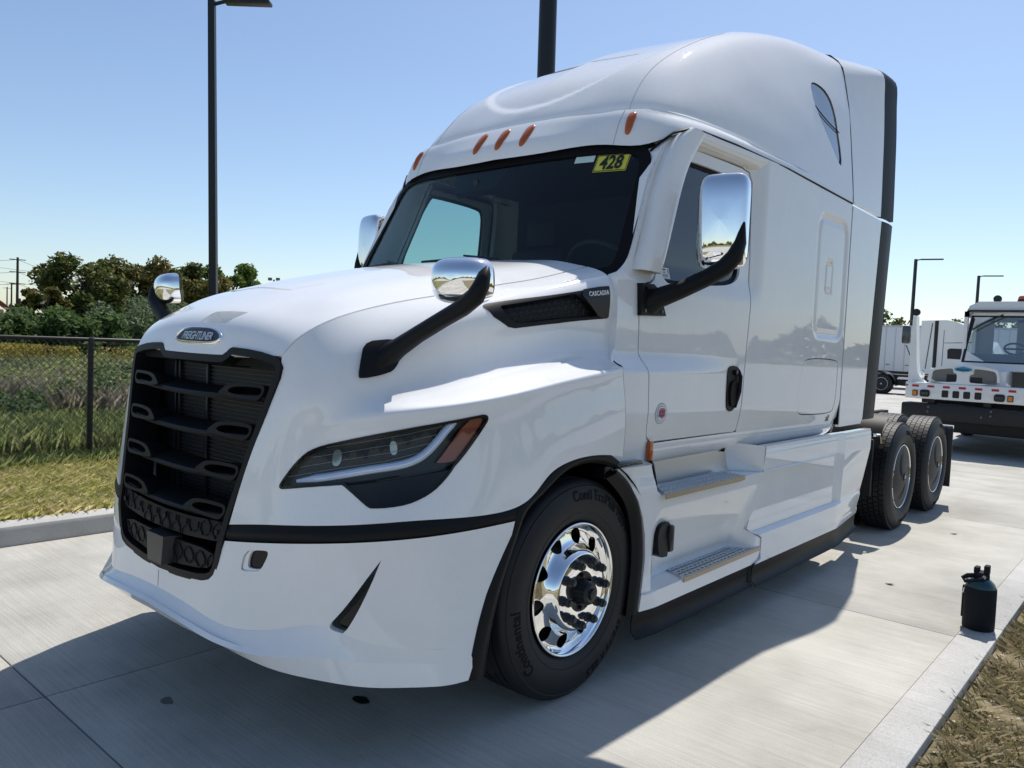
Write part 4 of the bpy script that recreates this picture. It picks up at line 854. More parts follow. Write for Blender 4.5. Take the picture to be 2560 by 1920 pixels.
for sg in (1, -1):
    qf = MB(); V = []; prof = [(4.40, .62), (4.47, .82), (4.56, .98), (4.68, 1.07), (4.84, 1.10)]
    for y, z in prof: V += [(1.15, y, z), (.72, y, z)]
    qf.add(V, [(2 * k, 2 * k + 2, 2 * k + 3, 2 * k + 1) for k in range(len(prof) - 1)]); qf.box((.74, 4.36, .40), (1.13, 4.40, .90), .01); qf.build('quarter_fender', BLACK, truck, sx=sg, fix=False)
    MB().tube([(1.10, 4.44, .93), (1.14, 4.50, .93), (1.14, 4.54, .86)], .014, 8).build('fender_bracket', CHROME, truck, sx=sg)
    MB().box((.70, 7.04, .20), (1.22, 7.055, .86), .004).build('mud_flap', SATIN, truck, sx=sg)
    MB().tube([(.60, 7.04, .88), (1.22, 7.04, .88)], .018, 8).build('flap_hanger', CHROME, truck, sx=sg)
# ---------------------------------------------------------------- side extenders behind the sleeper
for sg in (1, -1):
    zs = [1.062, 1.4, 1.8, 2.2, 2.5, 2.768]; dk = [(1.128, 4.34), (1.130, 4.475)]
    EL = Net([[(1.141 - .02 * t * (3 - 2 * t) * 0 - .010 * t, 3.402 + (4.005 + .17 * (z - 1.06) / 1.72 - 3.402) * t, z) for z in zs] for t in (0, .3, .7, 1)])
    ex = skin('side_extender', [sheet(EL, [(0, .0), (.93, 0), (1, .03), (1, 1), (0, 1)], [], .06, (.7, 1.7), out=(1, 0, 0), rim=.03)], PAINT, truck, sg)
    EB = Net([[(1.133 - .02 * 0, 4.012 + .17 * (z - 1.06) / 1.72 + .315 * t - (0), z + (.03 if z < 1.1 else 0)) for z in zs] for t in (0, .5, 1)]); EB.P[1, :, 0] += .010; EB.P[2, :, 0] -= .004
    skin('extender_flap', [sheet(EB, SQ, [], .06, (.32, 1.7), out=(1, 0, 0), rim=.03)], BLACK, ex, sg)
    A = [(1.139, 2.800), (1.128, 2.94), (1.110, 3.11), (1.085, 3.34), (1.058, 3.54), (1.028, 3.69), (.995, 3.835), (.955, 3.895), (.90, 3.945), (.74, 3.998), (.40, 4.040), (0, 4.055)]
    B = [(1.124, 2.800), (1.121, 2.98), (1.115, 3.20), (1.108, 3.45), (1.102, 3.66), (1.098, 3.82), (1.094, 3.94), (1.068, 3.995), (.98, 4.055), (.80, 4.10), (.40, 4.12), (0, 4.125)]
    def sec(t): return [(a[0] * (1 - t) + b[0] * t, 3.404 + (.70 + .03 * 0) * t + (.06 * t if a[1] < 3.4 else .06 * t * max(0, (4.0 - a[1]) / .6)), a[1] * (1 - t) + b[1] * t) for a, b in zip(A, B)]
    EU = Net([sec(0), sec(.35), sec(.7), sec(1)])
    eu = skin('roof_extender', [sheet(EU, SQ, [], .06, (.7, 2.3), out=O((0, 3.6, 2.6)), rim=.03)], PAINT, truck, sg)
    C_ = [(x + (.018 if z < 4.0 else .0), y + (.30 if z < 4.05 else .22), z + (.0 if z < 3.9 else .012)) for x, y, z in sec(1)]
    D_ = [(p[0] - .002, p[1] + .004, p[2]) for p in sec(1)]
    EC = Net([D_, [tuple((np.array(p) + np.array(q)) / 2 + np.array([.006, 0, .004])) for p, q in zip(D_, C_)], C_])
    skin('roof_extender_flap', [sheet(EC, SQ, [], .06, (.3, 2.3), out=O((0, 3.6, 2.6)), rim=.03)], BLACK, eu, sg)
    MB().tube([(p[0] * 1.0 - .006, 3.396, p[1]) for p in A] + [(0, 3.396, 4.045)], .010, 6).build('extender_seal', SEAL, eu, sx=sg)
    MB().box((1.10, 3.386, 1.08), (1.134, 3.402, 2.78)).build('extender_gap', SEAL, ex, sx=sg)
    MB().box((.0, 3.36, 1.0), (.98, 3.385, 3.6)).build('sleeper_back', PAINT, truck, sx=sg)
# ---------------------------------------------------------------- headlamps
def along(S, uv, off, sg=1, ref=O((0, .4, .9))):
    q = np.array(uv, float); X = S.pt(q[:, 0], q[:, 1]); n_ = snorm(S, q[:, 0], q[:, 1]); n_ *= np.where((n_ * ref(X)).sum(1) < 0, -1, 1)[:, None]; X = X + n_ * off; X[:, 0] *= sg; return [tuple(p) for p in X]
HS = dict(size=(2.3, 1.1), out=O((0, .4, .9)))
lt = smooth_poly(OUT['lamp_top'], 1, (16,)); ll = smooth_poly(OUT['lamp_low'], 1, (0, 3))
def ins(P, d, size): a = [(u * size[0], v * size[1]) for u, v in P]; return [(x / size[0], y / size[1]) for x, y in inset(a, d)]
LBACK = mat('lamp_interior', (.012, .014, .020), .25)
GUIDE = mat('light_guide', (.72, .80, .92), .3, coat=1)
for sg in (1, -1):
    hl = skin('headlamp', [sheet(HOOD_SIDE, lamp_all, [], .04, off=-.034, **HS)], LBACK, truck, sg)
    skin('lamp_bezel', [sheet(HOOD_SIDE, lamp_all, [ins(lamp_all, .012, (2.3, 1.1))], .03, off=.003, rim=.012, hole_rim=.02, **HS)], GLOSSB, hl, sg)
    skin('lens', [sheet(HOOD_SIDE, ins(lt, .008, (2.3, 1.1)), [], .04, off=-.001, **HS)], LENS, hl, sg)
    skin('lower_lens', [sheet(HOOD_SIDE, ins(ll, .008, (2.3, 1.1)), [], .04, off=-.002, **HS)], GLOSSB, hl, sg)
    MB().tube(along(HOOD_SIDE, resample(OUT['lamp_low'][0:4], 2.3, 1.1, .02)[:18], -.001, sg)[:14], .004, 6).build('lens_divider', GLOSSB, hl)
    g = np.array(OUT['lamp_guide']); tt = np.linspace(0, 1, len(g)); ti = np.linspace(0, 1, 40); gg = np.stack([cub(ti, tt, g[:, 0]), cub(ti, tt, g[:, 1])], 1)
    MB().tube(along(HOOD_SIDE, gg, -.016, sg), [.007 + .009 * min(1, 8 * t) * (1 if t < .95 else .7) for t in ti], 8, sy=1).build('light_guide', GUIDE, hl)
    skin('turn_lamp', [sheet(HOOD_SIDE, smooth_poly(OUT['lamp_amber'], 1), [], .03, off=-.012, **HS)], AMBERD, hl, sg)
    L = np.array(OUT['lamp_lines']).reshape(8, 4, 2); fine = MB()
    for ln in L[::2]: fine.tube(along(HOOD_SIDE, [(a, b) for a, b in ln], -.004, sg), .0006, 4)
    fine.build('heating_wires', GREYW, hl, fix=False)
    for (u, v), s_ in zip(OUT['lamp_proj'], (.026, .034)):
        pr = MB()
        c = np.array([[u - s_ / 2.3 * .6, v - s_ / 1.1], [u + s_ / 2.3 * .6, v - s_ / 1.1], [u + s_ / 2.3 * .6, v + s_ / 1.1], [u - s_ / 2.3 * .6, v + s_ / 1.1]])
        skin('projector', [sheet(HOOD_SIDE, smooth_poly([tuple(p) for p in c], 2), [], .012, off=-.022, rim=.012, **HS)], mat('projector_lens', (.30, .34, .38), .08, coat=1, metal=.6) if 'projector_lens' not in bpy.data.materials else bpy.data.materials['projector_lens'], hl, sg)
# ---------------------------------------------------------------- vent with name plate on the hood side
vi = OUT['vent_in']; vp = [(min(u, .985), v) for u, v in OUT['vent_plate']]
MESHM = mat('vent_back', (.006, .006, .007), .6)
for sg in (1, -1):
    vt = skin('hood_vent', [sheet(HOOD_SIDE, vent_out, [vi], .03, off=.003, rim=.01, hole_rim=.035, **HS)], BLACK, hood, sg)
    skin('vent_back', [sheet(HOOD_SIDE, vent_out, [], .05, off=-.034, **HS)], MESHM, vt, sg)
    rib = MB(); U0, U1 = .66, .985; nU, nV = 15, 5
    vlo = lambda u: float(np.interp(u, [.66, .985], [.125, .160])); vhi = lambda u: float(np.interp(u, [.66, .985], [.235, .258]))
    for j in range(nV):
        for k in range(nU):
            u = U0 + (U1 - U0) * (k + (.5 if j % 2 else 0)) / nU; du = (U1 - U0) / nU; f0 = j / nV; f1 = (j + 1) / nV
            at = lambda uu, f: (uu, vlo(uu) + (vhi(uu) - vlo(uu)) * f)
            c = [at(u, f0), at(u + du * .25, f0 + .10), at(u + du * .75, f0 + .10), at(u + du, f0), at(u + du, f1)]
            for a, b in zip(c[:-1], c[1:]):
                m_ = np.array([a, b]); 
                if inside(vi, m_).all(): rib.tube(along(HOOD_SIDE, m_, -.010, sg), .0016, 4)
    rib.build('vent_mesh', STEEL, vt, fix=False)['kind'] = 'stuff'
    pt_ = skin('name_plate', [sheet(HOOD_SIDE, smooth_poly(vp, 1), [], .03, off=.010, rim=.02, **HS)], SATIN, vt, sg)
    p0, p1 = along(HOOD_SIDE, [(.952, .168), (.984, .176)], .0115, 1); a = Vector(p0); b = Vector(p1)
    tv, tf = text_mesh('CASCADIA', .036, .001, .0, .0008, 1.12, 1.15)
    (pa, pb), nn = along(HOOD_SIDE, [(.905, .158), (.983, .173)], .0115, 1), None
    ex_ = (Vector(pb) - Vector(pa)).normalized(); up_ = Vector((0, 0, 1)); nz = ex_.cross(up_).normalized(); up_ = nz.cross(ex_)
    cen = Vector(pb) - ex_ * .072 - up_ * .026 + nz * .007
    w0 = max(v[0] for v in tv) - min(v[0] for v in tv); k_ = .128 / w0
    MB().add([((cen + (ex_ * (x * k_ * sg) + up_ * (y * .85 + .18 * .0))) + nz * z) for x, y, z in tv], tf).build('lettering', PRINTW, pt_, fix=False, sx=sg)
# ---------------------------------------------------------------- hood mirrors
def superdome(c, ax, ay, az, depth, e=3.2, n=44, rings=14, M=None, e2=3.0, bulge=.03):
    """rounded box-like shell open at the back; ax, az half sizes, depth forward"""
    V = []; F = []
    for i in range(rings + 1):
        ph = (pi / 2) * i / rings; rr = max(cos(ph), 0) ** (2 / e2) if i < rings else 0; d = depth * sin(ph) ** (2 / e2)
        for j in range(n):
            t = 2 * pi * j / n; cx = abs(cos(t)) ** (2 / e) * (1 if cos(t) >= 0 else -1); cz = abs(sin(t)) ** (2 / e) * (1 if sin(t) >= 0 else -1)
            V.append((ax * cx * rr, -d - bulge * (1 - .5 * ((cx * rr) ** 2 + (cz * rr) ** 2)), az * cz * rr))
    for i in range(rings): F += [(i * n + j, i * n + (j + 1) % n, (i + 1) * n + (j + 1) % n, (i + 1) * n + j) for j in range(n)]
    F.append(tuple(range(n)))
    V = [(M @ Vector(v)) if M is not None else Vector(v) for v in V]; return [tuple(Vector(c) + v) for v in V], F
for sg in (1, -1):
    mi = empty('hood_mirror'); mi.parent = truck
    Mz = Matrix.Rotation(radians(14), 4, 'Z') @ Matrix.Rotation(radians(6), 4, 'X')
    V, F = superdome((1.128, -.775, 1.822), .118, 0, .085, .085, 3.6, M=Mz, e2=3.6, bulge=.035); MB().add(V, F).build('mirror_shell', CHROME, mi, angle=70, sx=sg)
    V = [Vector((1.128, -.775, 1.822)) + Mz @ Vector((.112 * abs(cos(t)) ** .6 * (1 if cos(t) >= 0 else -1), .004, .080 * abs(sin(t)) ** .6 * (1 if sin(t) >= 0 else -1))) for t in [2 * pi * k / 32 for k in range(32)]]
    MB().add(V, [tuple(range(32))]).build('mirror_glass', ALU, mi, sx=sg, fix=False)
    pth = [(.825, -.940, 1.495), (.850, -.915, 1.528), (.90, -.900, 1.562), (.99, -.883, 1.616), (1.10, -.862, 1.676), (1.19, -.853, 1.719), (1.242, -.848, 1.756), (1.262, -.839, 1.800), (1.262, -.825, 1.838), (1.258, -.81, 1.862)]
    MB().tube([Vector(p) for p in pth], [.066, .060, .046, .040, .039, .040, .042, .036, .026, .010], 14, sy=.82).build('mirror_arm', BLACK, mi, angle=60, sx=sg)
    skin('mirror_foot', [sheet(HOOD_SIDE, smooth_poly(OUT['mirror_base'], 1), [], .03, off=.016, rim=.02, **HS)], BLACK, mi, sg)
    # cab mirror
    cm = empty('cab_mirror'); cm.parent = truck
    Mz = Matrix.Rotation(radians(10), 4, 'Z')
    V, F = superdome((1.325 + (.15 if sg < 0 else 0), .875, 2.262), .128, 0, .240, .07, 6.0, M=Mz, e2=5.0, bulge=.022); MB().add(V, F).build('mirror_shell', CHROME, cm, angle=70, sx=sg)
    bk_ = MB(); V = [Vector((1.325 + (.15 if sg < 0 else 0), .875, 2.262)) + Mz @ Vector((.124 * abs(cos(t)) ** .4 * (1 if cos(t) >= 0 else -1), y, .236 * abs(sin(t)) ** .4 * (1 if sin(t) >= 0 else -1))) for y in (0.0, .03) for t in [2 * pi * k / 40 for k in range(40)]]
    bk_.add(V, [(k, (k + 1) % 40, 40 + (k + 1) % 40, 40 + k) for k in range(40)] + [tuple(range(40, 80))]).build('mirror_back', BLACK, cm, sx=sg)
    pth = [(1.075, .60, 1.835), (1.13, .60, 1.860), (1.22, .66, 1.905), (1.31, .745, 1.968), (1.375, .79, 2.02), (1.420, .815, 2.08), (1.438, .828, 2.15), (1.445, .835, 2.25)]
    if sg < 0: pth = [(x + .15 * max(0, (x - 1.13) / .32), y, z) for x, y, z in pth]
    MB().tube([Vector(p) for p in pth], [.075, .060, .052, .050, .052, .050, .036, .012], 14, sy=.85).build('mirror_arm', BLACK, cm, angle=60, sx=sg)
    ft = MB(); ft.prism([(.492, 1.925), (.492, 1.765), (.735, 1.775), (.66, 1.90), (.60, 1.928)], lambda y, z: (1.098, y, z), lambda y, z: (1.06, y, z)); f_ = ft.build('mirror_foot', BLACK, cm, sx=sg)
    for y, z in ((.525, 1.90), (.525, 1.79), (.69, 1.795)): MB().lathe([(1.098, .010), (1.102, .010), (1.102, 0)], 10, 'x', (0, y, z)).build('foot_bolt', GLOSSB, f_, sx=sg)
# ---------------------------------------------------------------- stickers on the door
def disc(name, S, c, ru, rv, m, par, off, n=32): return skin(name, [sheet(S, [(c[0] + ru * cos(2 * pi * k / n), c[1] + rv * sin(2 * pi * k / n)) for k in range(n)], [], .03, (1, 1), off=off, out=(1, 0, 0))], m, par)
door_r = [o for o in kids(truck) if o.name.startswith('door')][0]
NAVY = mat('navy_print', (.05, .08, .22), .5); RED = mat('red_print', (.55, .10, .09), .5); PALE = mat('sticker_white', (.66, .70, .74), .5)
stc = disc('idle_sticker', SIDE, (.668, 1.273), .060, .054, NAVY, door_r, .0012)
disc('sticker_field', SIDE, (.668, 1.273), .0575, .0515, PALE, stc, .0018); disc('sticker_ring', SIDE, (.668, 1.273), .046, .041, NAVY, stc, .0024); disc('sticker_inner', SIDE, (.668, 1.273), .044, .039, PALE, stc, .0030)
skin('sticker_map', [sheet(SIDE, [(.640, 1.290), (.655, 1.302), (.690, 1.300), (.706, 1.29), (.700, 1.262), (.682, 1.246), (.664, 1.252), (.640, 1.262)], [], .03, (1, 1), off=.0036, out=(1, 0, 0))], RED, stc)
for s_, dz in (('CERTIFIED', .008), ('CLEAN IDLE', -.010)):
    tv, tf = text_mesh(s_, .017, 0, 0, .0004, 1, .82); MB().add([(float(_side(np.array([.668 + x]), np.array([1.273 + y + dz]))[0]) + .0045, .668 + x, 1.273 + y + dz) for x, y, z in tv], tf).build('sticker_lettering', NAVY, stc, fix=False)
win_r = [o for o in kids(door_r) if o.name.startswith('window') and 'seal' not in o.name][0]
wf = lambda y, z: float(_side(np.array([y]), np.array([z]))[0]) - .0195
lb = mk('barcode_label', [(wf(y, z), y, z) for y, z in ((.765, 1.975), (.845, 1.978), (.845, 2.035), (.765, 2.032))], [(0, 1, 2, 3)], PRINTW, win_r, flat=True)
bc = MB(); rb = random.Random(3)
for k in range(16):
    y = .772 + k * .0036; w_ = .0008 + rb.random() * .0016; bc.add([(wf(y, 1.985) + .001, y, 1.984), (wf(y, 1.985) + .001, y + w_, 1.984), (wf(y, 2.0) + .001, y + w_, 2.000), (wf(y, 2.0) + .001, y, 2.000)], [(0, 1, 2, 3)])
for z0, z1, y0, y1 in ((2.020, 2.027, .778, .812), (2.006, 2.012, .786, .806), (2.004, 2.028, .830, .838)): bc.add([(wf(y, z) + .001, y, z) for y, z in ((y0, z0), (y1, z0), (y1, z1), (y0, z1))], [(0, 1, 2, 3)])
bc.build('label_print', PRINTK, lb, fix=False)
sp_ = [o for o in kids(truck) if o.name.startswith('luggage_door')][0]
tv, tf = text_mesh('x2', .06, 0, .1, .003); MB().add([(float(_side(np.array([3.19 + x]), np.array([1.135 + y]))[0]) + .003, 3.19 + x, 1.137 + y) for x, y, z in tv], tf).build('small_emblem', SATIN, sp_, fix=False)
# ---------------------------------------------------------------- ground, pavement, kerbs
def concrete(name, a, b, broom=True, dirt=.5, ax=(1.2, 70, 1)):
    m = mat(name, a, .86, spec=.25); n, l, bs_ = nodes(m)
    big = tex_noise(m, 1.1, 5, .6); fine = tex_noise(m, 240, 3, .7); br_ = tex_noise(m, 1.0, 6, .75, vec_scale=ax)
    c0 = ramp(m, big, [(.30, tuple(x * .86 for x in a)), (.62, b)])
    c1 = mixc(m, c0, ramp(m, fine, [(.30, (.50, .49, .47)), (.5, (.95, .95, .95)), (.72, (1.14, 1.14, 1.14))]), .9, 'MULTIPLY')
    c2 = mixc(m, c1, ramp(m, br_, [(.32, (.80, .79, .77)), (.6, (1.06, 1.06, 1.06))]), .75 if broom else .15, 'MULTIPLY')
    st = tex_noise(m, 2.7, 6, .7, dist=.6); c3 = mixc(m, c2, ramp(m, st, [(.60, (1, 1, 1)), (.78, (.74, .72, .69))]), dirt, 'MULTIPLY')
    l.new(c3, bs_.inputs['Base Color']); k = bump(m, br_, .55 if broom else .15, .004); bump(m, fine, .35, .003, k); return m
SLAB = concrete('slab_concrete', (.44, .425, .38), (.545, .53, .48)); KERB = concrete('kerb_concrete', (.47, .465, .45), (.56, .555, .54), dirt=.35)
KERB2 = concrete('old_kerb_concrete', (.40, .395, .375), (.50, .495, .475), broom=False, ax=(12, 1, 1)); LOTM = concrete('lot_concrete', (.44, .43, .40), (.54, .53, .50), ax=(.4, 14, 1))
DIRT = mat('joint_filler', (.05, .048, .044), .95)
def soil_mat(name, a, b, c):
    m = mat(name, a, .95, spec=.1); n, l, bs_ = nodes(m); f = tex_noise(m, 9, 8, .75); g2 = tex_noise(m, .35, 4, .6)
    l.new(mixc(m, ramp(m, f, [(.3, a), (.5, b), (.72, c)]), ramp(m, g2, [(.35, (.8, .85, .7)), (.65, (1.1, 1.05, 1))]), .8, 'MULTIPLY'), bs_.inputs['Base Color']); bump(m, f, .8, .03); return m
SOIL = soil_mat('meadow_soil', (.11, .115, .05), (.20, .19, .09), (.30, .26, .16)); VERGE = soil_mat('verge_soil', (.13, .105, .065), (.22, .185, .12), (.38, .34, .26))
def flat(name, poly, z, m, parent=None): o = mk(name, [(x, y, z) for x, y in poly], [tuple(range(len(poly)))], m, parent, flat=True); return o
flat('ground', [(-900, -900), (900, -900), (900, 900), (-900, 900)], -.10, SOIL)['kind'] = 'structure'
lot = flat('parking_lot', [(-70, 13.85), (60, 13.85), (60, 130), (-70, 130)], -.006, LOTM); lot['kind'] = 'structure'
lot2 = flat('lot_edge', [(2.24, 9.0), (60, 9.0), (60, 13.85), (2.24, 13.85)], -.008, LOTM); lot2['kind'] = 'structure'
pave = flat('pavement', [(-3.08, -18), (2.235, -18), (2.235, 14), (-3.08, 14)], -.028, DIRT); pave['kind'] = 'structure'
xs = [-3.078, -.446, 2.235]; ys = [2.285 + 3.93 * k for k in range(-5, 3)] + [13.85]; g_ = .0035
for i in range(2):
    for j in range(len(ys) - 1):
        MB().box((xs[i] + g_, ys[j] + g_, -.026), (xs[i + 1] - (g_ if i == 0 else .001), ys[j + 1] - g_, 0), .003).build('slab', SLAB, pave)
# flush kerb strip on the right, in lengths
kr = empty('kerb_strip', (0, 0, 0)); kr['kind'] = 'structure'
for j in range(-5, 3):
    y0 = 2.62 + 3.2 * j; MB().box((2.237, y0 + .002, -.14), (2.425, y0 + 3.198, .006), .006).build('kerb_stone', KERB, kr)
kl = empty('kerb', (0, 0, 0)); kl['kind'] = 'structure'
for j in range(-6, 4):
    y0 = -.9 + 3.0 * j + .95; P = [(-3.082, -.05), (-3.090, .118), (-3.098, .138), (-3.116, .146), (-3.27, .150), (-3.292, .146), (-3.295, -.05)]
    MB().prism(P, lambda x, z: (x, y0 + .003, z), lambda x, z: (x, y0 + 2.997, z)).build('kerb_stone', KERB2, kl)
road = flat('road', [(-60, -60), (60, -60), (60, -17.6), (-60, -17.6)], -.012, LOTM); road['kind'] = 'structure'  # unseen road, spread wide to bounce light onto the truck's front
mead = flat('meadow', [(-3.30, -17.6), (-3.30, 13.5), (-75, 13.5), (-75, 400), (-500, 400), (-500, -17.6)], .125, SOIL); mead['kind'] = 'structure'
verge = flat('verge', [(2.425, -17.6), (2.425, 9.0), (60, 9.0), (60, -17.6)], -.045, VERGE); verge['kind'] = 'structure'
# ---------------------------------------------------------------- small marks on the pavement
OIL = mat('oil_drip', (.012, .012, .013), .35)
def blot(name, c, r, m, seed, z=.0015):
    q = random.Random(seed); n = 40; P = []
    ph = [(q.random() * 6.28, q.random() * .26 / (i + 1)) for i in range(4)]
    for k in range(n): t = 2 * pi * k / n; rr = r * (1 + sum(a * sin((i + 2) * t + p) for i, (p, a) in enumerate(ph))); P.append((c[0] + rr * cos(t) * 1.2, c[1] + rr * sin(t) * .8))
    return mk(name, [(x, y, z) for x, y in P], [tuple(range(n))], m, None, flat=True)
tag(blot('oil_spot', (.503, -.70), .038, OIL, 4), 'small dark oil spot on the pavement under the bumper', 'stain')
tag(blot('oil_spot', (-.06, -1.30), .030, mat('faint_stain', (.14, .135, .125), .6), 9), 'faint grey stain in the shade left of the bumper', 'stain')
for k, (p, lb_) in enumerate((((2.02, 3.75), 'small dark leaf lying beside the kerb strip behind the jug'), ((1.62, 5.35), 'small brown leaf lying on the pavement near the rear wheels'), ((1.66, 3.10), 'tiny dark pebble lying on the sunlit pavement beside the side fairing'))):
    tag(MB().add([(p[0], p[1] - .02, .003), (p[0] + .035, p[1], .012), (p[0], p[1] + .02, .006), (p[0] - .035, p[1], .002)], [(0, 1, 2, 3)]).build('fallen_leaf' if k < 2 else 'pebble', OIL, None, fix=False), lb_, 'leaf' if k < 2 else 'pebble')
# ---------------------------------------------------------------- vegetation helpers
def fast(name, V, m, nv=4, parent=None, smooth=False):
    """V: (n, nv, 3) array of separate faces"""
    n = len(V); me = bpy.data.meshes.new(name); me.vertices.add(n * nv); me.vertices.foreach_set('co', np.ascontiguousarray(V, dtype=np.float32).ravel())
    me.loops.add(n * nv); me.loops.foreach_set('vertex_index', np.arange(n * nv, dtype=np.int32)); me.polygons.add(n); me.polygons.foreach_set('loop_start', np.arange(0, n * nv, nv, dtype=np.int32))
    me.materials.append(m); me.update(calc_edges=True); o = bpy.data.objects.new(name, me); col.objects.link(o); o.parent = parent; return o
R = np.random.default_rng(5)
def leafmat(name, cols, scale=.9, trans=.35, island=True):
    m = mat(name, cols[0], .55, spec=.3); n, l, b = nodes(m); f = tex_noise(m, scale, 3, .6, 'Object')
    gi = n.new('ShaderNodeNewGeometry'); mx = n.new('ShaderNodeMath'); mx.operation = 'MULTIPLY_ADD'; mx.inputs[1].default_value = .55; l.new(gi.outputs['Random Per Island'], mx.inputs[0])
    m2 = n.new('ShaderNodeMath'); m2.operation = 'MULTIPLY'; m2.inputs[1].default_value = .55; l.new(f, m2.inputs[0]); l.new(m2.outputs[0], mx.inputs[2])
    c = ramp(m, mx.outputs[0], [(.18 + .64 * i / (len(cols) - 1), x) for i, x in enumerate(cols)]); l.new(c, b.inputs['Base Color'])
    tr = n.new('ShaderNodeBsdfTranslucent'); l.new(c, tr.inputs[0]); ms = n.new('ShaderNodeMixShader'); ms.inputs[0].default_value = trans; o = n['Material Output']
    l.new(b.outputs[0], ms.inputs[1]); l.new(tr.outputs[0], ms.inputs[2]); l.new(ms.outputs[0], o.inputs[0]); return m
def unit(n): v = R.normal(size=(n, 3)); return v / np.linalg.norm(v, axis=1, keepdims=True)
def leaves(C, size, jit=.35):
    n = len(C); nrm = unit(n); nrm[:, 2] = np.abs(nrm[:, 2]) + .25; nrm /= np.linalg.norm(nrm, axis=1, keepdims=True)
    a = np.cross(nrm, unit(n)); a /= np.linalg.norm(a, axis=1, keepdims=True); b = np.cross(nrm, a); s = size * (1 + jit * R.normal(size=n))[:, None]
    return np.stack([C - a * s, C + b * s * .55, C + a * s, C - b * s * .55 - nrm * s * .2], 1)
def blades(C, h, w, lean=.35):
    n = len(C); t = R.uniform(0, 2 * pi, n); d = np.stack([np.cos(t), np.sin(t), 0 * t], 1); hh = (h * (.5 + R.random(n)))[:, None]; ww = w * (.6 + .8 * R.random(n))[:, None]
    ln = (lean * R.random(n))[:, None] * hh; o = np.stack([-d[:, 1], d[:, 0], 0 * t], 1); up = np.array([0, 0, 1.0]); tip = C + o * ln * 1.6 + up * hh; mid_ = C + o * ln * .5 + up * hh * .6
    return np.stack([C - d * ww, C + d * ww, mid_ + d * ww * .6, tip], 1)
BARK = mat('bark', (.10, .08, .06), .9)
def tree(name, base, H, rad, nl, size, m, label, seed, trunk_f=.28, group=None, lumps=16, cat='tree', sy=1.0):
    global R
    R = np.random.default_rng(seed); t = empty(name, base, 0, label, cat, group); q = random.Random(seed)
    tb = MB(); hb = H * trunk_f; tb.tube([(0, 0, -.1), (.02 * H, 0, hb), (0, .02 * H, H * .6), (0.02 * H, 0, H * .85)], [.035 * H * .7, .025 * H * .7, .014 * H, .004 * H], 8)
    L = []
    for k in range(lumps):
        z = hb + (H - hb) * (.05 + .88 * (k + .5) / lumps); f = (z - hb) / (H - hb); rr = rad * (.35 + 1.25 * f ** .6 * (1 - f) ** .45) * (.45 + .5 * q.random()); a = k * 2.4 + q.random()
        c = np.array([rr * cos(a), rr * sin(a) * sy, z]); L.append((c, rad * (.26 + .26 * q.random()) * (1 - .30 * f))); tb.tube([(0, 0, max(hb * .7, z - .25 * H)), tuple(c * np.array([.5, .5, 1]) - (0, 0, .05 * H)), tuple(c)], [.011 * H, .007 * H, .002 * H], 5)
    tb.build('trunk', BARK, t, fix=False)
    tot = sum(r ** 2 for _, r in L); C = []
    for c, r in L:
        n = int(nl * r ** 2 / tot); u = unit(n); rr = r * (R.random(n) ** .35) * (1 + .22 * np.sin(u[:, 0] * 7 + c[0] * 3) * np.cos(u[:, 1] * 6 + c[1])); C.append(c + u * rr[:, None] * np.array([1, 1, .82]))
    fast('crown', leaves(np.concatenate(C), size), m, 4, t); return t
def polar(az, d, z=.125): a = radians(az); return (3.146 + d * sin(a), -2.834 + d * cos(a), z)
LG = leafmat('dark_leaves', [(.022, .042, .011), (.05, .085, .02), (.10, .13, .033), (.20, .18, .06)], .5, .4)
LB = leafmat('turning_leaves', [(.026, .046, .012), (.065, .09, .022), (.14, .135, .038), (.25, .17, .05)], .6, .4)
LL = leafmat('light_leaves', [(.045, .085, .017), (.09, .15, .028), (.17, .23, .05)], .6, .45)
LS = leafmat('shrub_leaves', [(.045, .085, .025), (.075, .13, .038), (.12, .175, .06)], .7, .45)
LW = leafmat('willow_leaves', [(.075, .11, .05), (.115, .155, .075), (.16, .20, .105)], .7, .45)
for i, (az, d, H, rad, m, lb_) in enumerate((
    (-69.7, 46, 5.1, 2.3, LG, 'broad dark green tree left of the hood mirror'), (-67.1, 50, 5.6, 2.3, LB, 'brownish green tree directly behind the chrome mirror on the left'),
    (-64.8, 52, 5.7, 2.0, LG, 'tree with an open leafy top between mirror and lamp pole'), (-62.9, 50, 4.6, 2.1, LB, 'reddish tree behind the black lamp pole on the left'),
    (-60.9, 54, 5.9, 2.0, LL, 'light green tree right of the lamp pole above the hood'), (-58.6, 60, 5.0, 2.0, LL, 'low light green tree half hidden by the hood'),
    (-71.9, 42, 3.3, 1.15, LB, 'small dull tree by the tiled roof at the left edge'), (-78.0, 44, 3.0, 1.6, LG, 'small tree beyond the left edge of the field'))):
    tree('field_tree', polar(az, d), H - .1, rad, 12000 if d < 56 else 8000, .125, m, lb_, 20 + i, group='trees behind the field', trunk_f=.12, lumps=22)
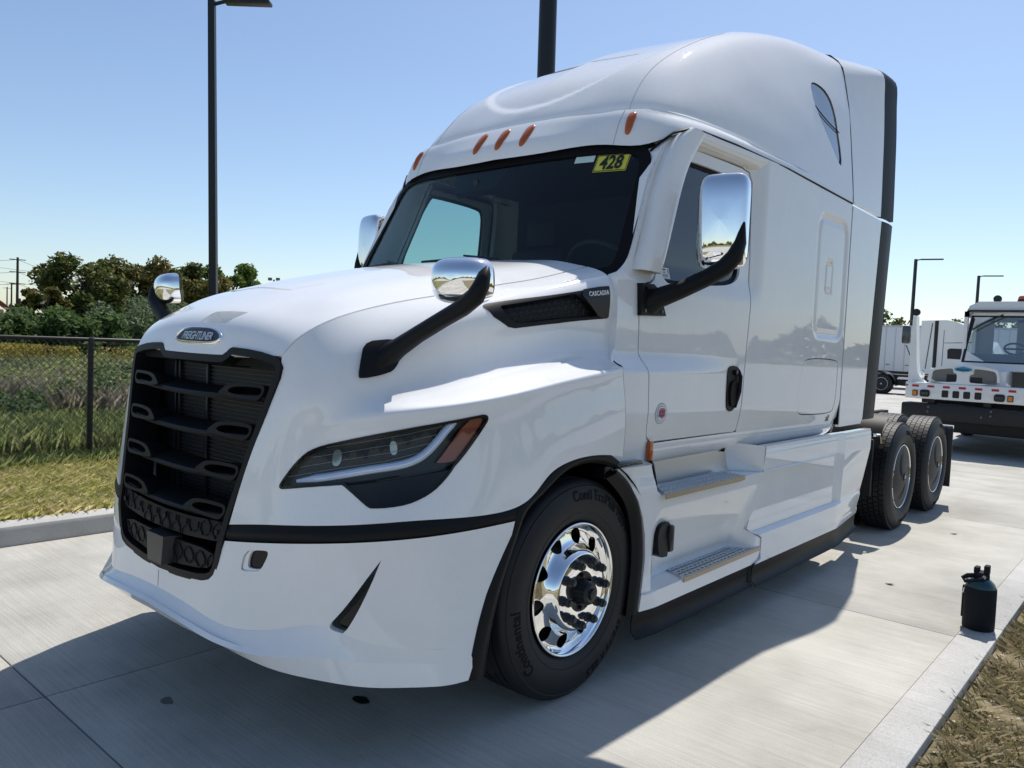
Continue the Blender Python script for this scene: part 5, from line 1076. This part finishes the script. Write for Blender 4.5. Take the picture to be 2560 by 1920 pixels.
for i, (az, d, H, rad, m, lb_) in enumerate((
    (-75.0, 27, 1.75, 1.5, LS, 'leafy sumac shrub at the left edge behind the fence'), (-72.4, 28, 1.75, 1.5, LS, 'leafy sumac shrub behind the fence left of its post'), (-70.0, 27, 1.85, 1.5, LS, 'leafy sumac shrub behind the fence right above its post'),
    (-67.6, 29, 2.1, 1.4, LW, 'pale feathery shrub behind the fence left of the truck'), (-65.6, 31, 2.5, 1.5, LW, 'tall pale feathery shrub under the chrome hood mirror'), (-63.2, 31, 2.1, 1.5, LS, 'green shrub half hidden behind the nose of the hood'), (-77.5, 28, 1.9, 1.6, LS, 'green shrub beyond the left edge of the fence'))):
    tree('shrub', polar(az, d), H, rad, 8000, .085 if m is LS else .06, m, lb_, 60 + i, group='shrubs behind the fence', trunk_f=.05, lumps=18, cat='shrub')
for i, (az, d, H, rad, lb_) in enumerate(((-73.6, 12.6, .55, .55, 'low dark bush behind the fence near its left end'), (-69.2, 13.4, .6, .6, 'low dark bush behind the fence just right of its post'), (-67.4, 15.5, .8, .7, 'rounded green bush behind the fence beside the grille'))):
    tree('field_bush', polar(az, d), H, rad, 2200, .035, LS, lb_, 140 + i, group='low bushes in the field', trunk_f=.05, lumps=14, cat='bush')
# meadow weeds
def sector(n, az0, az1, d0, d1):
    a = np.radians(R.uniform(az0, az1, n)); d = np.sqrt(R.uniform(d0 ** 2, d1 ** 2, n)); return np.stack([3.146 + d * np.sin(a), -2.834 + d * np.cos(a), np.full(n, .12)], 1)
R = np.random.default_rng(11)
WG = leafmat('weed_green', [(.10, .135, .04), (.19, .23, .075), (.34, .36, .15)], .6, .6); WB = leafmat('weed_brown', [(.16, .14, .085), (.25, .22, .15), (.38, .33, .25)], .5, .6); WY = leafmat('goldenrod', [(.20, .17, .02), (.30, .25, .04), (.38, .32, .07)], .5); WW = leafmat('seed_heads', [(.30, .28, .24), (.45, .43, .38)], .5)
def clumpy(C, s, keep, ph=0): 
    f = np.sin(C[:, 0] * s + ph) * np.cos(C[:, 1] * s * 1.3 + ph * 2) + .5 * np.sin(C[:, 0] * s * 2.7 + C[:, 1] * s * 2.1); return C[f > keep]
b1 = sector(150000, -84, -52, 9.9, 27); b1 = b1[b1[:, 0] < -5.95]
tag(fast('weeds', blades(b1, .26, .0045, .6), WG, 4), 'green weeds and grass filling the field behind the fence', 'weeds', kind='stuff')
b2 = clumpy(sector(150000, -84, -52, 12.5, 26), .9, -.25); tag(fast('dry_weeds', blades(b2, .42, .0035, .5), WB, 4), 'dry brown weeds standing in the field', 'weeds', kind='stuff')
b3 = clumpy(sector(13000, -84, -52, 10.3, 24), .8, .1, 1.3); n3 = len(b3); q3 = np.repeat(b3, 7, 0) + R.normal(size=(n3 * 7, 3)) * np.array([.09, .09, 0]); q3[:, 2] += R.uniform(.05, .75, n3 * 7); tag(fast('leafy_weeds', leaves(q3, .026), WG, 4), 'leafy green weed clumps in the field', 'weeds', kind='stuff')
b4 = clumpy(sector(3200, -77, -70.2, 22.5, 26), 1.6, .15, .4); b4 = np.concatenate([b4, clumpy(sector(700, -69, -64, 22, 25), 1.4, .3, 2.0)]); n4 = len(b4); q4 = np.repeat(b4, 10, 0) + R.normal(size=(n4 * 10, 3)) * np.array([.10, .10, 0]); q4[:, 2] += R.uniform(.45, .90, n4 * 10); tag(fast('goldenrod', leaves(q4, .026), WY, 4), 'band of yellow goldenrod flowers below the shrubs', 'flowers', kind='stuff')
b5 = clumpy(sector(1500, -88, -50, 10.5, 20), 1.2, .7, 2.2); n5 = len(b5); q5 = np.repeat(b5, 8, 0) + R.normal(size=(n5 * 8, 3)) * np.array([.04, .04, 0]); q5[:, 2] += R.uniform(.2, .7, n5 * 8); tag(fast('seed_heads', leaves(q5, .016), WW, 4), 'pale seed heads among the field weeds', 'weeds', kind='stuff')
# grass in front of the fence, and gravel under it
GR = leafmat('lawn_grass', [(.20, .24, .05), (.36, .37, .10), (.54, .48, .19), (.66, .56, .32)], 1.4, .6); GR2 = leafmat('dry_grass', [(.09, .10, .03), (.19, .17, .085), (.34, .28, .16), (.50, .42, .28)], 2.5, .5)
gx = np.stack([R.uniform(-5.68, -3.27, 90000), R.uniform(-3.8, 3.2, 90000), np.full(90000, .115)], 1); tag(fast('lawn', blades(gx, .075, .0028, 1.1), GR, 4), 'rough sunlit grass strip between kerb and fence', 'grass', kind='stuff')
gt = np.stack([R.uniform(-5.72, -5.35, 9000), R.uniform(-4.6, 4.2, 9000), np.full(9000, .115)], 1); tag(fast('fence_grass', blades(gt, .13, .004, .6), WG, 4), 'taller green grass along the foot of the fence', 'grass', kind='stuff')
gv = np.stack([R.uniform(-6.05, -5.66, 5000), R.uniform(-4.6, 4.2, 5000), np.full(5000, .128)], 1); gv = leaves(gv, .016); tag(fast('gravel', gv, mat('gravel_stone', (.40, .385, .36), .8), 4), 'pale gravel strip under the fence', 'gravel', kind='stuff')
dn = 75000; gy = np.stack([2.465 + 3.2 * R.random(dn) ** 1.2, R.uniform(-1.2, 8.8, dn), np.full(dn, -.047)], 1); gy = gy[~((np.sin(gy[:, 0] * 9) * np.cos(gy[:, 1] * 7) + .6 * np.sin(gy[:, 1] * 17 + gy[:, 0] * 13)) > .62)]
tag(fast('verge_grass', blades(gy, .045, .0017, 1.6), GR2, 4), 'short dry grass of the verge right of the kerb strip', 'grass', kind='stuff')
st_ = np.stack([2.445 + 2.4 * R.random(9000), R.uniform(-1.2, 8.8, 9000), np.full(9000, -.043)], 1); s9 = leaves(st_, .016); s9[:, :, 2] = np.clip(s9[:, :, 2], -.046, -.032); tag(fast('straw', s9, mat('dead_straw', (.42, .36, .26), .8), 4), 'pale straw scraps lying in the verge grass', 'straw', kind='stuff')
# ---------------------------------------------------------------- chain link fence
FEN = mat('black_fence_coating', (.008, .009, .010), .4)
fence = empty('chain_link_fence', (-5.72, .5, .2), 0, 'black chain link fence with top rail along the field', 'fence')
def fpost(y): return MB().tube([(0, y, -.15), (0, y, 1.245)], .030, 12).lathe([(1.245, .034), (1.262, .030), (1.272, 0)], 12, 'z', (0, y, 0)).build('post', FEN, fence)
for k in range(-2, 4): fpost(3.0 * k)
MB().tube([(0, -7.5, 1.245), (0, 10.5, 1.245)], .021, 10).build('top_rail', FEN, fence)
MB().tube([(0, -7.5, .03), (0, 10.5, .03)], .003, 6).build('tension_wire', FEN, fence)
lk = []; dx_ = .0333; Hf = 1.20; nz = int(Hf / dx_)
def seg(a, b, w=.0038):
    t = (b - a) / np.linalg.norm(b - a); s1 = np.array([1.0, 0, 0]) * w; s2 = np.cross(t, s1) / w * w
    return [np.stack([a - s1, a + s2, b + s2, b - s1]), np.stack([a + s2, a + s1, b + s1, b + s2]), np.stack([a + s1, a - s1, b - s1, b + s1])]
y = -5.2
while y < 5.0:
    for k in range(nz):
        z0 = .03 + k * dx_; a = np.array([.026, y + (dx_ if k % 2 else 0), z0]); b = np.array([.026, y + (0 if k % 2 else dx_), z0 + dx_]); lk += seg(a, b)
        a2 = np.array([.030, y + 2 * dx_ - (dx_ if k % 2 else 0), z0]); b2 = np.array([.030, y + 2 * dx_ - (0 if k % 2 else dx_), z0 + dx_]); lk += seg(a2, b2)
    y += 2 * dx_
fast('wire_mesh', np.array(lk), FEN, 4, fence)['kind'] = 'stuff'
# ---------------------------------------------------------------- lamp poles
POLE = mat('black_pole_paint', (.006, .008, .010), .45)
def lamp(az, d, H, w, label, arm_az=90, lean=(0, 0), z0=0, arm=1.6, square=True, at=None):
    p = at or polar(az, d, z0); o = empty('street_lamp', p, 0, label, 'lamp', 'street lamps around the lot'); n = 4 if square else 16
    MB().tube([(0, 0, 0), (lean[0], lean[1], H)], [w * .72, w * .60] if square else [w * .5, w * .46], n).build('pole', POLE, o, angle=30)
    MB().box((-.22, -.22, 0), (.22, .22, .04), .01).build('base_plate', POLE, o)
    a = radians(arm_az); ux, uy = cos(a), sin(a); t = Vector((lean[0], lean[1], H))
    MB().tube([t + Vector((0, 0, -.12)), t + Vector((ux * .35, uy * .35, -.02))], .05, 8).build('arm', POLE, o)
    hd_ = MB(); M = Matrix.Translation(t + Vector((ux * .35, uy * .35, -.03))) @ Matrix.Rotation(a, 4, 'Z'); hd_.box((0, -.16, -.05), (arm - .35, .16, .05), .03, M=M); hd_.build('luminaire', POLE, o); return o
lamp(0, 0, 10.35, .20, 'black square lamp pole rising above the hood on the left', 40, lean=(-.132, -.252), at=(-17.138, 8.010, .12))
lamp(0, 0, 12.5, .48, 'thick black lamp pole rising behind the roof of the truck', 35, lean=(-.14, -.12), at=(-9.44, 12.71, .0), square=False)
lamp(-13.86, 72, 10.0, .22, 'distant black lamp post above the trailer left of the yard tractor', 14, arm=2.0)
lamp(-10.26, 86, 10.0, .22, 'distant black lamp post behind the yard tractor', 14, arm=2.0)
# ---------------------------------------------------------------- utility poles and masts
WOOD = mat('pole_wood', (.045, .040, .036), .9)
up = []
for az, d, H, lb_ in ((-73.45, 120, 10.0, 'wooden utility pole with wires nearest the field trees'), (-73.75, 190, 9.6, 'smaller utility pole left of the wooden pole'), (-73.98, 240, 10.6, 'farthest small utility pole at the left edge')):
    p = polar(az, d, 0); o = empty('utility_pole', p, 0, lb_, 'utility pole', 'utility poles beyond the field'); MB().tube([(0, 0, 0), (0, 0, H)], [.20, .14], 8).build('pole', WOOD, o)
    u = Vector((cos(radians(-73)), -sin(radians(-73)), 0)); 
    for z in ((.97, .81, .66) if d < 150 else (.97,)):
        MB().tube([tuple(-u * .9 + Vector((0, 0, H * z))), tuple(u * .9 + Vector((0, 0, H * z)))], .06, 6).build('crossarm', WOOD, o)
    if d < 150: MB().lathe([(-.5, .22), (.5, .22)], 12, 'z', (.35, .1, H * .42)).build('transformer', WOOD, o)
    up.append((o, Vector(p), H))
o, p, H = up[0]
for i, (z, q) in enumerate(((.97, (-66.5, 130, 7.9)), (.81, (-67.2, 125, 6.9)), (.66, (-67.6, 122, 5.7)), (.40, (-68, 118, 4.0)), (.97, (-82, 118, 10.3)), (.81, (-82, 117, 8.8)), (.66, (-82, 116, 7.3)))):
    a = p + Vector((0, 0, H * z)); b = Vector(polar(*q)); P = [a.lerp(b, k / 10) - Vector((0, 0, 1.0 * 4 * (k / 10) * (1 - k / 10))) - p for k in range(11)]; MB().tube(P, .022, 4).build('wire', WOOD, o, fix=False)
lw = empty('power_line', polar(-73.75, 190, 0), 0, 'thin power lines crossing the sky behind the trees', 'power line')
for za, zb in ((14.6, 16.0), (11.6, 13.5)):
    a = Vector(polar(-80, 200, za)); b = Vector(polar(-50, 230, zb)); P = [a.lerp(b, k / 16) - Vector((0, 0, 3.0 * 4 * (k / 16) * (1 - k / 16))) - Vector(polar(-73.75, 190, 0)) for k in range(17)]; MB().tube(P, .030, 4).build('wire', WOOD, lw, fix=False)
for az, d, H, lb_ in ((-55.9, 200, 15.3, 'thin left mast standing beyond the hood'), (-54.7, 200, 15.2, 'thin right mast standing beyond the hood')):
    o = empty('mast', polar(az, d, 0), 0, lb_, 'mast', 'masts beyond the hood'); MB().tube([(0, 0, 0), (0, 0, H)], .28, 8).build('pole', mat('grey_pole', (.16, .16, .17), .6) if 'grey_pole' not in bpy.data.materials else bpy.data.materials['grey_pole'], o)
o = empty('floodlight_mast', polar(-58.1, 170, 0), 0, 'far floodlight mast with four lamps above the hood', 'mast'); MB().tube([(0, 0, 0), (0, 0, 12.8)], .18, 8).build('pole', bpy.data.materials['grey_pole'], o)
for x, z in ((-.9, 12.9), (.9, 12.9), (-.6, 11.9), (.6, 11.9)): MB().box((x * .85 - .35, x * .5 - .3, z - .3), (x * .85 + .35, x * .5 + .3, z + .3), .05).build('floodlight', bpy.data.materials['grey_pole'], o)
# house with tiled roof at the left edge
ho = empty('house', polar(-73.72, 62, .12), radians(73.7), 'pale house with red tiled roof at the left edge', 'house')
MB().box((-9, .6, 0), (-.5, 6, 2.3)).build('wall', mat('house_render', (.42, .38, .33), .9), ho)
TILE = mat('roof_tile', (.15, .055, .035), .8); MB().prism([(0, 2.25), (-4.6, 5.8), (-9.2, 2.25), (-9.2, 2.05), (-4.6, 5.6), (0, 2.05)], lambda x, z: (x, .1, z), lambda x, z: (x, 6.5, z)).build('roof', TILE, ho)
tiles = MB()
for i in range(18):
    for j in range(20):
        f = i / 18; x = -4.6 * f; z = 2.25 + 3.55 * f; y = .1 + j * .32; tiles.tube([(x, y + .16, z + .02), (x - .27, y + .16, z + .22)], .11, 5)
tl = tiles.build('roof_tiles', TILE, ho, fix=False); tl['kind'] = 'stuff'
# ---------------------------------------------------------------- insulated jug on the kerb strip
SLV = mat('neoprene_sleeve', (.006, .008, .011), .85); TEAL = mat('teal_enamel', (.010, .050, .062), .35, coat=.4)
jug = empty('insulated_jug', (2.305, 2.545, .006), 0, 'black insulated jug with teal shoulder standing on the kerb strip', 'jug')
MB().lathe([(0, 0), (0, .080), (.006, .086), (.10, .0865), (.246, .0855), (.253, .082), (.253, .07)], 40, 'z').build('sleeve', SLV, jug, angle=45)
MB().lathe([(.246, .081), (.260, .079), (.280, .070), (.298, .052), (.304, .040)], 40, 'z').build('shoulder', TEAL, jug, fix=False)
cap = MB().lathe([(.298, .041), (.308, .043), (.343, .041), (.346, .036), (.346, 0)], 28, 'z').build('cap', SLV, jug, angle=40)
for s in (-1, 1): MB().box((-.014 + s * .026, -.030, .333), (.014 + s * .026, .030, .380 + .008 * s), .006).build('cap_lug', SLV, cap)
MB().lathe([(-.056, .0), (-.056, .010), (-.050, .011)], 12, 'y', (.02, .006, .322)).build('cap_button', GREYW, cap)
MB().tube([(-.038, -.018, .318), (-.070, -.030, .312), (-.092, -.035, .295), (-.080, -.045, .278), (-.025, -.050, .298), (.020, -.048, .314)], .009, 8, sy=1.6).build('strap', SLV, jug)
MB().tube([(-.080, -.035, .246), (-.090, -.035, .215), (-.082, -.050, .210), (-.078, -.052, .240)], .003, 6).build('ring', CHROME, jug)
MB().box((-.095, -.012, .05), (-.084, .012, .245), .004).build('sleeve_seam', SLV, jug)
# ---------------------------------------------------------------- yard tractor in the background
YW = mat('yard_white', (.78, .78, .77), .35, coat=.6); YB = mat('yard_black', (.012, .012, .014), .5); YG = mat('yard_grey', (.16, .16, .155), .6); REDT = mat('red_reflector', (.45, .02, .03), .35); LED = mat('led_lamp', (.10, .11, .12), .2, metal=.5)
yt = empty('yard_tractor', (.6, 12.5, 0), 0, 'white yard tractor with amber beacon and red reflector tape in the background', 'truck')
ox = .6
def fy(name, a, b, m, bev=.01, par=None): return MB().box((a[0] - ox, a[1], a[2]), (b[0] - ox, b[1], b[2]), bev).build(name, m, par or yt)
fb = fy('front_beam', (-.665, 0, .945), (1.86, .42, 1.232), YW, .015)
for k in range(10):
    x = -.497 + k * .2475; fy('reflector', (x - .055, -.003, 1.15), (x + .055, .002, 1.19), REDT, 0, fb)
fy('reflector', (-.655, -.003, 1.155), (-.625, .002, 1.19), REDT, 0, fb)
for x in (-.499, .967, 1.69): l_ = fy('turn_lamp', (x - .045, -.02, .985), (x + .045, .01, 1.095), YB, .015, fb); fy('amber_lens', (x - .032, -.026, 1.0), (x + .032, -.018, 1.08), mat('amber_bright', (.70, .22, .03), .3) if 'amber_bright' not in bpy.data.materials else bpy.data.materials['amber_bright'], .005, l_)
for x in (-.339, .809, 1.53):
    l_ = fy('work_lamp', (x - .078, -.035, .98), (x + .078, .01, 1.105), YB, .03, fb)
    for dx in (-.04, 0, .04): fy('led', (x + dx - .014, -.040, 1.03), (x + dx + .014, -.033, 1.06), LED, 0, l_)
for x in (-.017, .152, .319, .491): MB().prism(rrect(x - .052 - ox, x + .052 - ox, .99, 1.115, .02), lambda x, z: (x, -.004, z), lambda x, z: (x, .02, z)).build('vent', YB, fb)
# sloped nose panel with two openings
pn = [(-.336, 1.232), (-.29, 1.47), (-.25, 1.50), (-.02, 1.56), (.06, 1.575), (.40, 1.575), (.70, 1.53), (.76, 1.50), (.801, 1.24)]
w1_ = [(-.275, 1.26), (-.25, 1.44), (-.20, 1.475), (.05, 1.512), (.075, 1.49), (.085, 1.43), (.14, 1.42), (.145, 1.29), (.12, 1.268)]; w2_ = [(.335, 1.29), (.33, 1.41), (.385, 1.42), (.39, 1.50), (.42, 1.52), (.66, 1.495), (.735, 1.46), (.755, 1.28), (.73, 1.262), (.37, 1.27)]
NP = Func(lambda x, z: (x - ox, .02 + .10 * (z - 1.23), z))
npn = skin('nose_panel', [sheet(NP, smooth_poly(pn, 1), [smooth_poly(w1_, 1), smooth_poly(w2_, 1)], .08, (1, 1), out=(0, -1, 0), rim=.03)], YW, yt)
for wv in (w1_, w2_): skin('opening_mesh', [sheet(Func(lambda x, z: (x - ox, .10 + 0 * x, z)), wv, [], .1, (1, 1), out=(0, -1, 0))], YG, npn)
fy('opening_dark', (-.03, .095, 1.262), (.145, .099, 1.40), YB, 0, npn); fy('opening_dark', (.335, .095, 1.268), (.52, .099, 1.37), YB, 0, npn)
bgm = MB().prism([(.105 - ox, 1.475), (.105 - ox, 1.515), (.17 - ox, 1.53), (.235 - ox, 1.545), (.30 - ox, 1.53), (.365 - ox, 1.515), (.365 - ox, 1.475), (.30 - ox, 1.465), (.235 - ox, 1.452), (.17 - ox, 1.465)], lambda x, z: (x, .020, z), lambda x, z: (x, .045, z)).build('badge', mat('badge_blue', (.02, .28, .50), .3, coat=1), yt)
tv, tf = text_mesh('Autocar', .062, .001, .05, .0016); MB().add([(x * 1.0 + .235 - ox, .018 - z, y + 1.495) for x, y, z in tv], tf).build('badge_lettering', YB, bgm, fix=False)
fy('nose_body', (-.33, .16, 1.2), (.86, .78, 1.50), YW, .03)
# lower bumper, frame and axle
lb2 = fy('lower_bumper', (-.72, .02, .56), (1.90, .50, .86), YB, .03)
for x, z in ((-.269, .802), (-.275, .72), (.700, .80), (.695, .72), (.561, .69), (1.5, .80)): MB().lathe([(0, .022), (-.012, .020), (-.014, 0)], 12, 'y', (x - ox, .02, z)).build('bolt', LED, lb2)
fy('frame', (-.5, .5, .35), (1.7, 5.4, .95), YB, .02)
for x in (-.25, .62): fy('bracket', (x - .06, .1, .84), (x + .06, .3, .96), YB, .01)
for x0 in (-.62, 1.50):
    for y0 in (1.45, 4.6): MB().lathe([(0, .18), (0, .40), (.03, .47), (.06, .50), (.26, .50), (.29, .47), (.32, .40), (.32, .18)], 36, 'x', (x0 - ox, y0, .50)).build('wheel', RUBBER, yt, angle=40)
# cab
X0, X1 = .083, 1.55
CF = lambda x, z: (x - ox, .70 + .20 * (z - 1.6), z)
co = [(X0 - .06, 1.50), (X0 + .055, 2.49), (X0 + .10, 2.53), (X1 - .10, 2.53), (X1 - .055, 2.49), (X1 + .06, 1.50)]; cw = [(X0 + .0, 1.64), (X0 + .085, 2.47), (X1 - .085, 2.47), (X1, 1.64)]
cf_ = skin('cab_front', [sheet(Func(CF), co, [smooth_poly(cw, 1)], .1, (1, 1), out=(0, -1, 0), rim=.04)], YW, yt)
ygl = skin('windscreen', [sheet(Func(lambda x, z: (x - ox, .715 + .20 * (z - 1.6), z)), cw, [], .2, (1, 1), out=(0, -1, 0))], glass_mat('yard_glass', (.62, .72, .72), .25), cf_)
ci = np.array(cw); cc = ci.mean(0); skin('windscreen_seal', [sheet(Func(lambda x, z: (x - ox, .695 + .20 * (z - 1.6), z)), [tuple(cc + (p - cc) * 1.03) for p in ci], [[tuple(cc + (p - cc) * .965) for p in ci]][0:1], .1, (1, 1), out=(0, -1, 0))], YB, ygl)
for x in (X0, X1):
    sp2 = MB()
    for a, b, c2, d2 in ((.75, .86, 1.2, 2.55), (1.55, 1.70, 1.2, 2.55), (.75, 1.70, 1.2, 1.70), (.75, 1.70, 2.45, 2.55)): sp2.box((x - ox - .03, a, c2), (x - ox + .03, b, d2))
    sp2.build('cab_side', YW, yt, fix=False)
bkp = MB()
for a, b, c2, d2 in ((X0, X0 + .30, 1.2, 2.55), (X1 - .30, X1, 1.2, 2.55), (X0, X1, 1.2, 1.75), (X0, X1, 2.40, 2.55), ((X0 + X1) / 2 - .06, (X0 + X1) / 2 + .06, 1.7, 2.45)): bkp.box((a - ox, 1.66, c2), (b - ox, 1.72, d2))
bkp.build('cab_back', mat('cab_inside_grey', (.30, .31, .30), .7), yt, fix=False)
fy('dash', (X0 + .05, .90, 1.50), (X1 - .05, 1.25, 1.80), YG, .03)
rf_ = MB().prism([(X0 - .02 - ox, 2.54), (X0 + .03 - ox, 2.66), (X0 + .18 - ox, 2.735), (X1 - .18 - ox, 2.735), (X1 - .03 - ox, 2.66), (X1 + .02 - ox, 2.54)], lambda x, z: (x, .82 - .0 + .10 * (z - 2.54), z), lambda x, z: (x, 1.85, z)).build('roof', YW, yt, angle=50)
fy('visor', (X0 + .01, .78, 2.545), (X1 - .01, .84, 2.58), YB, .01, rf_)
bcn = MB().lathe([(2.735, .085), (2.75, .085), (2.76, .07), (2.79, .068)], 20, 'z', (.874 - ox, 1.1, 0)).build('beacon', YB, rf_); MB().lathe([(2.79, .066), (2.83, .060), (2.85, .04), (2.855, 0)], 20, 'z', (.874 - ox, 1.1, 0)).build('beacon_lens', AMBER, bcn)
for x, z, par, yy in ((.494, 2.80, rf_, 1.1), (-.752, 2.53, yt, .75)): MB().lathe([(0, 0), (0, .068), (.05, .066), (.10, .03), (.10, 0)], 20, 'y', (x - ox, yy, z)).tube([(x - ox, yy + .05, z - .13), (x - ox, yy + .05, z - .05)], .012, 6).build('spot_lamp', YB, par)
MB().tube([(.653 - ox, .80, 2.50), (.40 - ox, .76, 2.36), (.19 - ox, .74, 2.22)], .014, 6).tube([(.22 - ox, .74, 2.42), (.16 - ox, .70, 2.05), (.13 - ox, .68, 1.88)], .012, 6).build('wiper', YB, cf_)
ysw = MB(); TM = Matrix.Translation((.82 - ox, 1.15, 1.90)) @ Matrix.Rotation(radians(-35), 4, 'X'); ysw.tube([TM @ Vector((.17 * cos(2 * pi * k / 20), .17 * sin(2 * pi * k / 20), 0)) for k in range(21)], .018, 6, cap=False); ysw.tube([TM @ Vector((-.17, 0, 0)), TM @ Vector((.17, 0, 0))], .02, 6); ysw.build('steering_wheel', YB, yt)
st2 = MB().prism([(-.735 - ox + .02, 1.232), (-.70 - ox, 2.44), (-.645 - ox, 2.44), (-.59 - ox, 1.62), (-.565 - ox, 1.42), (-.49 - ox, 1.27), (-.44 - ox, 1.232)], lambda x, z: (x, .34, z), lambda x, z: (x, .55, z)).build('stack_guard', YW, yt)
MB().tube([(-.50 - ox, .45, 1.25), (-.48 - ox, .45, 1.40), (-.52 - ox, .45, 1.44)], .022, 8).build('pipe', CHROME, yt)
ym = MB().box((-.95 - ox, .62, 1.93), (-.80 - ox, .72, 2.27), .03).build('mirror', LED, yt); MB().tube([(-.875 - ox, .70, 2.30), (-.83 - ox, .62, 2.36), (-.72 - ox, .5, 2.36)], .012, 6).tube([(-.875 - ox, .70, 1.90), (-.82 - ox, .65, 1.80), (-.74 - ox, .5, 1.70)], .010, 6).build('mirror_bracket', YB, ym)
# ---------------------------------------------------------------- white sleeper truck far behind
bt = empty('far_semi_truck', (-6, 37, 0), 0, 'far white semi truck with dark rear flap behind the yard tractor', 'truck')
def by(name, poly, y0, y1, m, par=bt, ang=35): return MB().prism([(x + 6, z) for x, z in poly], lambda x, z: (x, y0, z), lambda x, z: (x, y1, z)).build(name, m, par, angle=ang)
by('sleeper', [(-6.25, 1.06), (-6.25, 3.52), (-5.55, 3.55), (-5.2, 3.56), (-4.85, 3.50), (-4.5, 3.34), (-4.2, 3.05), (-4.0, 2.75), (-3.5, 2.65), (-3.2, 2.05), (-1.9, 1.85), (-1.6, 1.5), (-1.55, .5), (-2.0, .45), (-2.2, .95), (-2.5, 1.1), (-2.8, 1.1), (-3.1, .95), (-3.3, .5), (-5.6, .5), (-5.6, 1.06)], 0, 2.3, YW)
by('rear_flap', [(-5.68, 1.35), (-5.68, 3.52), (-5.53, 3.52), (-5.53, 1.35)], -.02, .01, YB); by('side_window', [(-5.08, 1.80), (-5.10, 2.20), (-5.0, 2.27), (-4.45, 2.27), (-4.30, 1.78)], -.012, .01, YB)
by('roof_seam', [(-5.25, 2.50), (-5.25, 2.52), (-4.1, 2.58), (-4.1, 2.55)], -.008, .01, YB); by('door_seam', [(-5.30, 1.2), (-5.29, 3.1), (-5.27, 3.1), (-5.28, 1.2)], -.008, .01, YB); by('hose', [(-5.98, 1.3), (-5.80, 3.4), (-5.77, 3.4), (-5.95, 1.3)], -.02, .01, YB)
by('frame', [(-9.2, .55), (-9.2, .95), (-6.0, .95), (-6.0, .45), (-6.6, .40)], .4, 2.0, YB); by('deck', [(-7.15, .74), (-7.1, .84), (-6.2, .84), (-6.2, .74)], .02, .4, YW)
for yc in (-7.83, -9.1):
    wv = empty('rear_wheel'); wv.parent = bt
    MB().lathe([(0, 0), (0, .40), (.03, .47), (.07, .50), (.30, .50)], 36, 'y', (yc + 6, -.02, .48)).build('tyre', RUBBER, wv); MB().lathe([(-.03, .288), (-.03, .300)], 36, 'y', (yc + 6, 0, .48)).build('rim_ring', PRINTW, wv, fix=False); MB().lathe([(-.04, 0), (-.04, .04)], 12, 'y', (yc + 6, 0, .48)).build('hub', GREYW, wv, fix=False)
MB().lathe([(0, 0), (0, .40), (.03, .47), (.07, .50), (.30, .50)], 36, 'y', (-2.65 + 6, -.02, .50)).build('front_wheel', RUBBER, bt)
qv = MB(); V = []
for k in range(13): t = radians(-10 + 170 * k / 12); V += [(-7.83 + 6 + .60 * cos(t), 0, .5 + .56 * sin(t)), (-7.83 + 6 + .60 * cos(t), .6, .5 + .56 * sin(t))]
qv.add(V, [(2 * k, 2 * k + 2, 2 * k + 3, 2 * k + 1) for k in range(12)]).build('fender', YB, bt, fix=False)
# ---------------------------------------------------------------- white box trailers at the back of the lot
TRW = mat('trailer_white', (.70, .71, .72), .45)
for tx0, tx1, yy, lb_ in ((-24, -8.35, 46, 'white box trailer with swing doors behind the far semi truck'), (-8.1, 6.0, 47, 'white box trailer seen through the glass of the yard tractor')):
    tr_ = empty('box_trailer', ((tx0 + tx1) / 2, yy, 0), 0, lb_, 'trailer', 'white box trailers'); hx = (tx1 - tx0) / 2
    MB().box((-hx, 0, 1.0), (hx, 2.6, 3.60), .03).build('box', TRW, tr_); MB().box((-hx, -.03, 3.56), (hx, 0.02, 3.66), .01).build('top_rail', GREYW, tr_); MB().box((-hx, .02, .82), (hx, 2.5, 1.0)).build('floor_frame', YB, tr_)
    for k in range(int(2 * hx / .52)):
        x = -hx + .26 + k * .52; MB().box((x, -.025, 1.02), (x + .02, .005, 3.55)).build('panel_joint', GREYW, tr_)
        if k % 2 == 0: MB().box((x + .08, -.035, 1.35), (x + .30, -.002, 1.39)).build('hinge', YG, tr_)
    for x in (-hx + 1.2, -hx + 2.5): MB().lathe([(0, 0), (0, .42), (.05, .5), (.3, .5)], 28, 'y', (x, .05, .5)).build('wheel', RUBBER, tr_)
# ---------------------------------------------------------------- trees behind the lot
for i, (az, d, H, rad, m, lb_) in enumerate(((-15.6, 118, 8.2, 3.4, LG, 'dark tree right behind the rear edge of the big truck'), (-13.6, 120, 6.2, 3.2, LL, 'green tree left of the yard tractor stack'), (-11.9, 122, 6.4, 3.0, LG, 'green tree behind the roof of the far semi truck'), (-10.2, 118, 7.6, 3.4, LG, 'tree top left of the yard tractor roof'), (-8.2, 122, 7.0, 3.4, LL, 'tree seen through the yard tractor cab'), (-17.5, 118, 8.0, 3.6, LG, 'tree hidden just behind the sleeper'), (-6.0, 120, 7.2, 3.4, LG, 'tree behind the right part of the yard tractor'))):
    tree('lot_tree', polar(az, d, 0), H, rad, 6000, .20, m, lb_, 90 + i, trunk_f=.15, group='trees behind the parking lot', lumps=16)
# unseen belt of distant trees, added to show in the truck's reflections
R = np.random.default_rng(77); aa = np.radians(R.uniform(-56, 274, 33000)); dd = R.uniform(170, 200, 33000); hh = 5 + 3.0 * np.sin(aa * 23) + 2.0 * np.sin(aa * 61); zz = np.abs(hh) * R.random(33000) ** .7
tag(fast('reflected_wood', leaves(np.stack([3 + dd * np.sin(aa), dd * np.cos(aa), zz], 1), 1.1), LG, 4), 'unseen belt of distant trees added for the reflections in the truck', 'trees', kind='stuff')
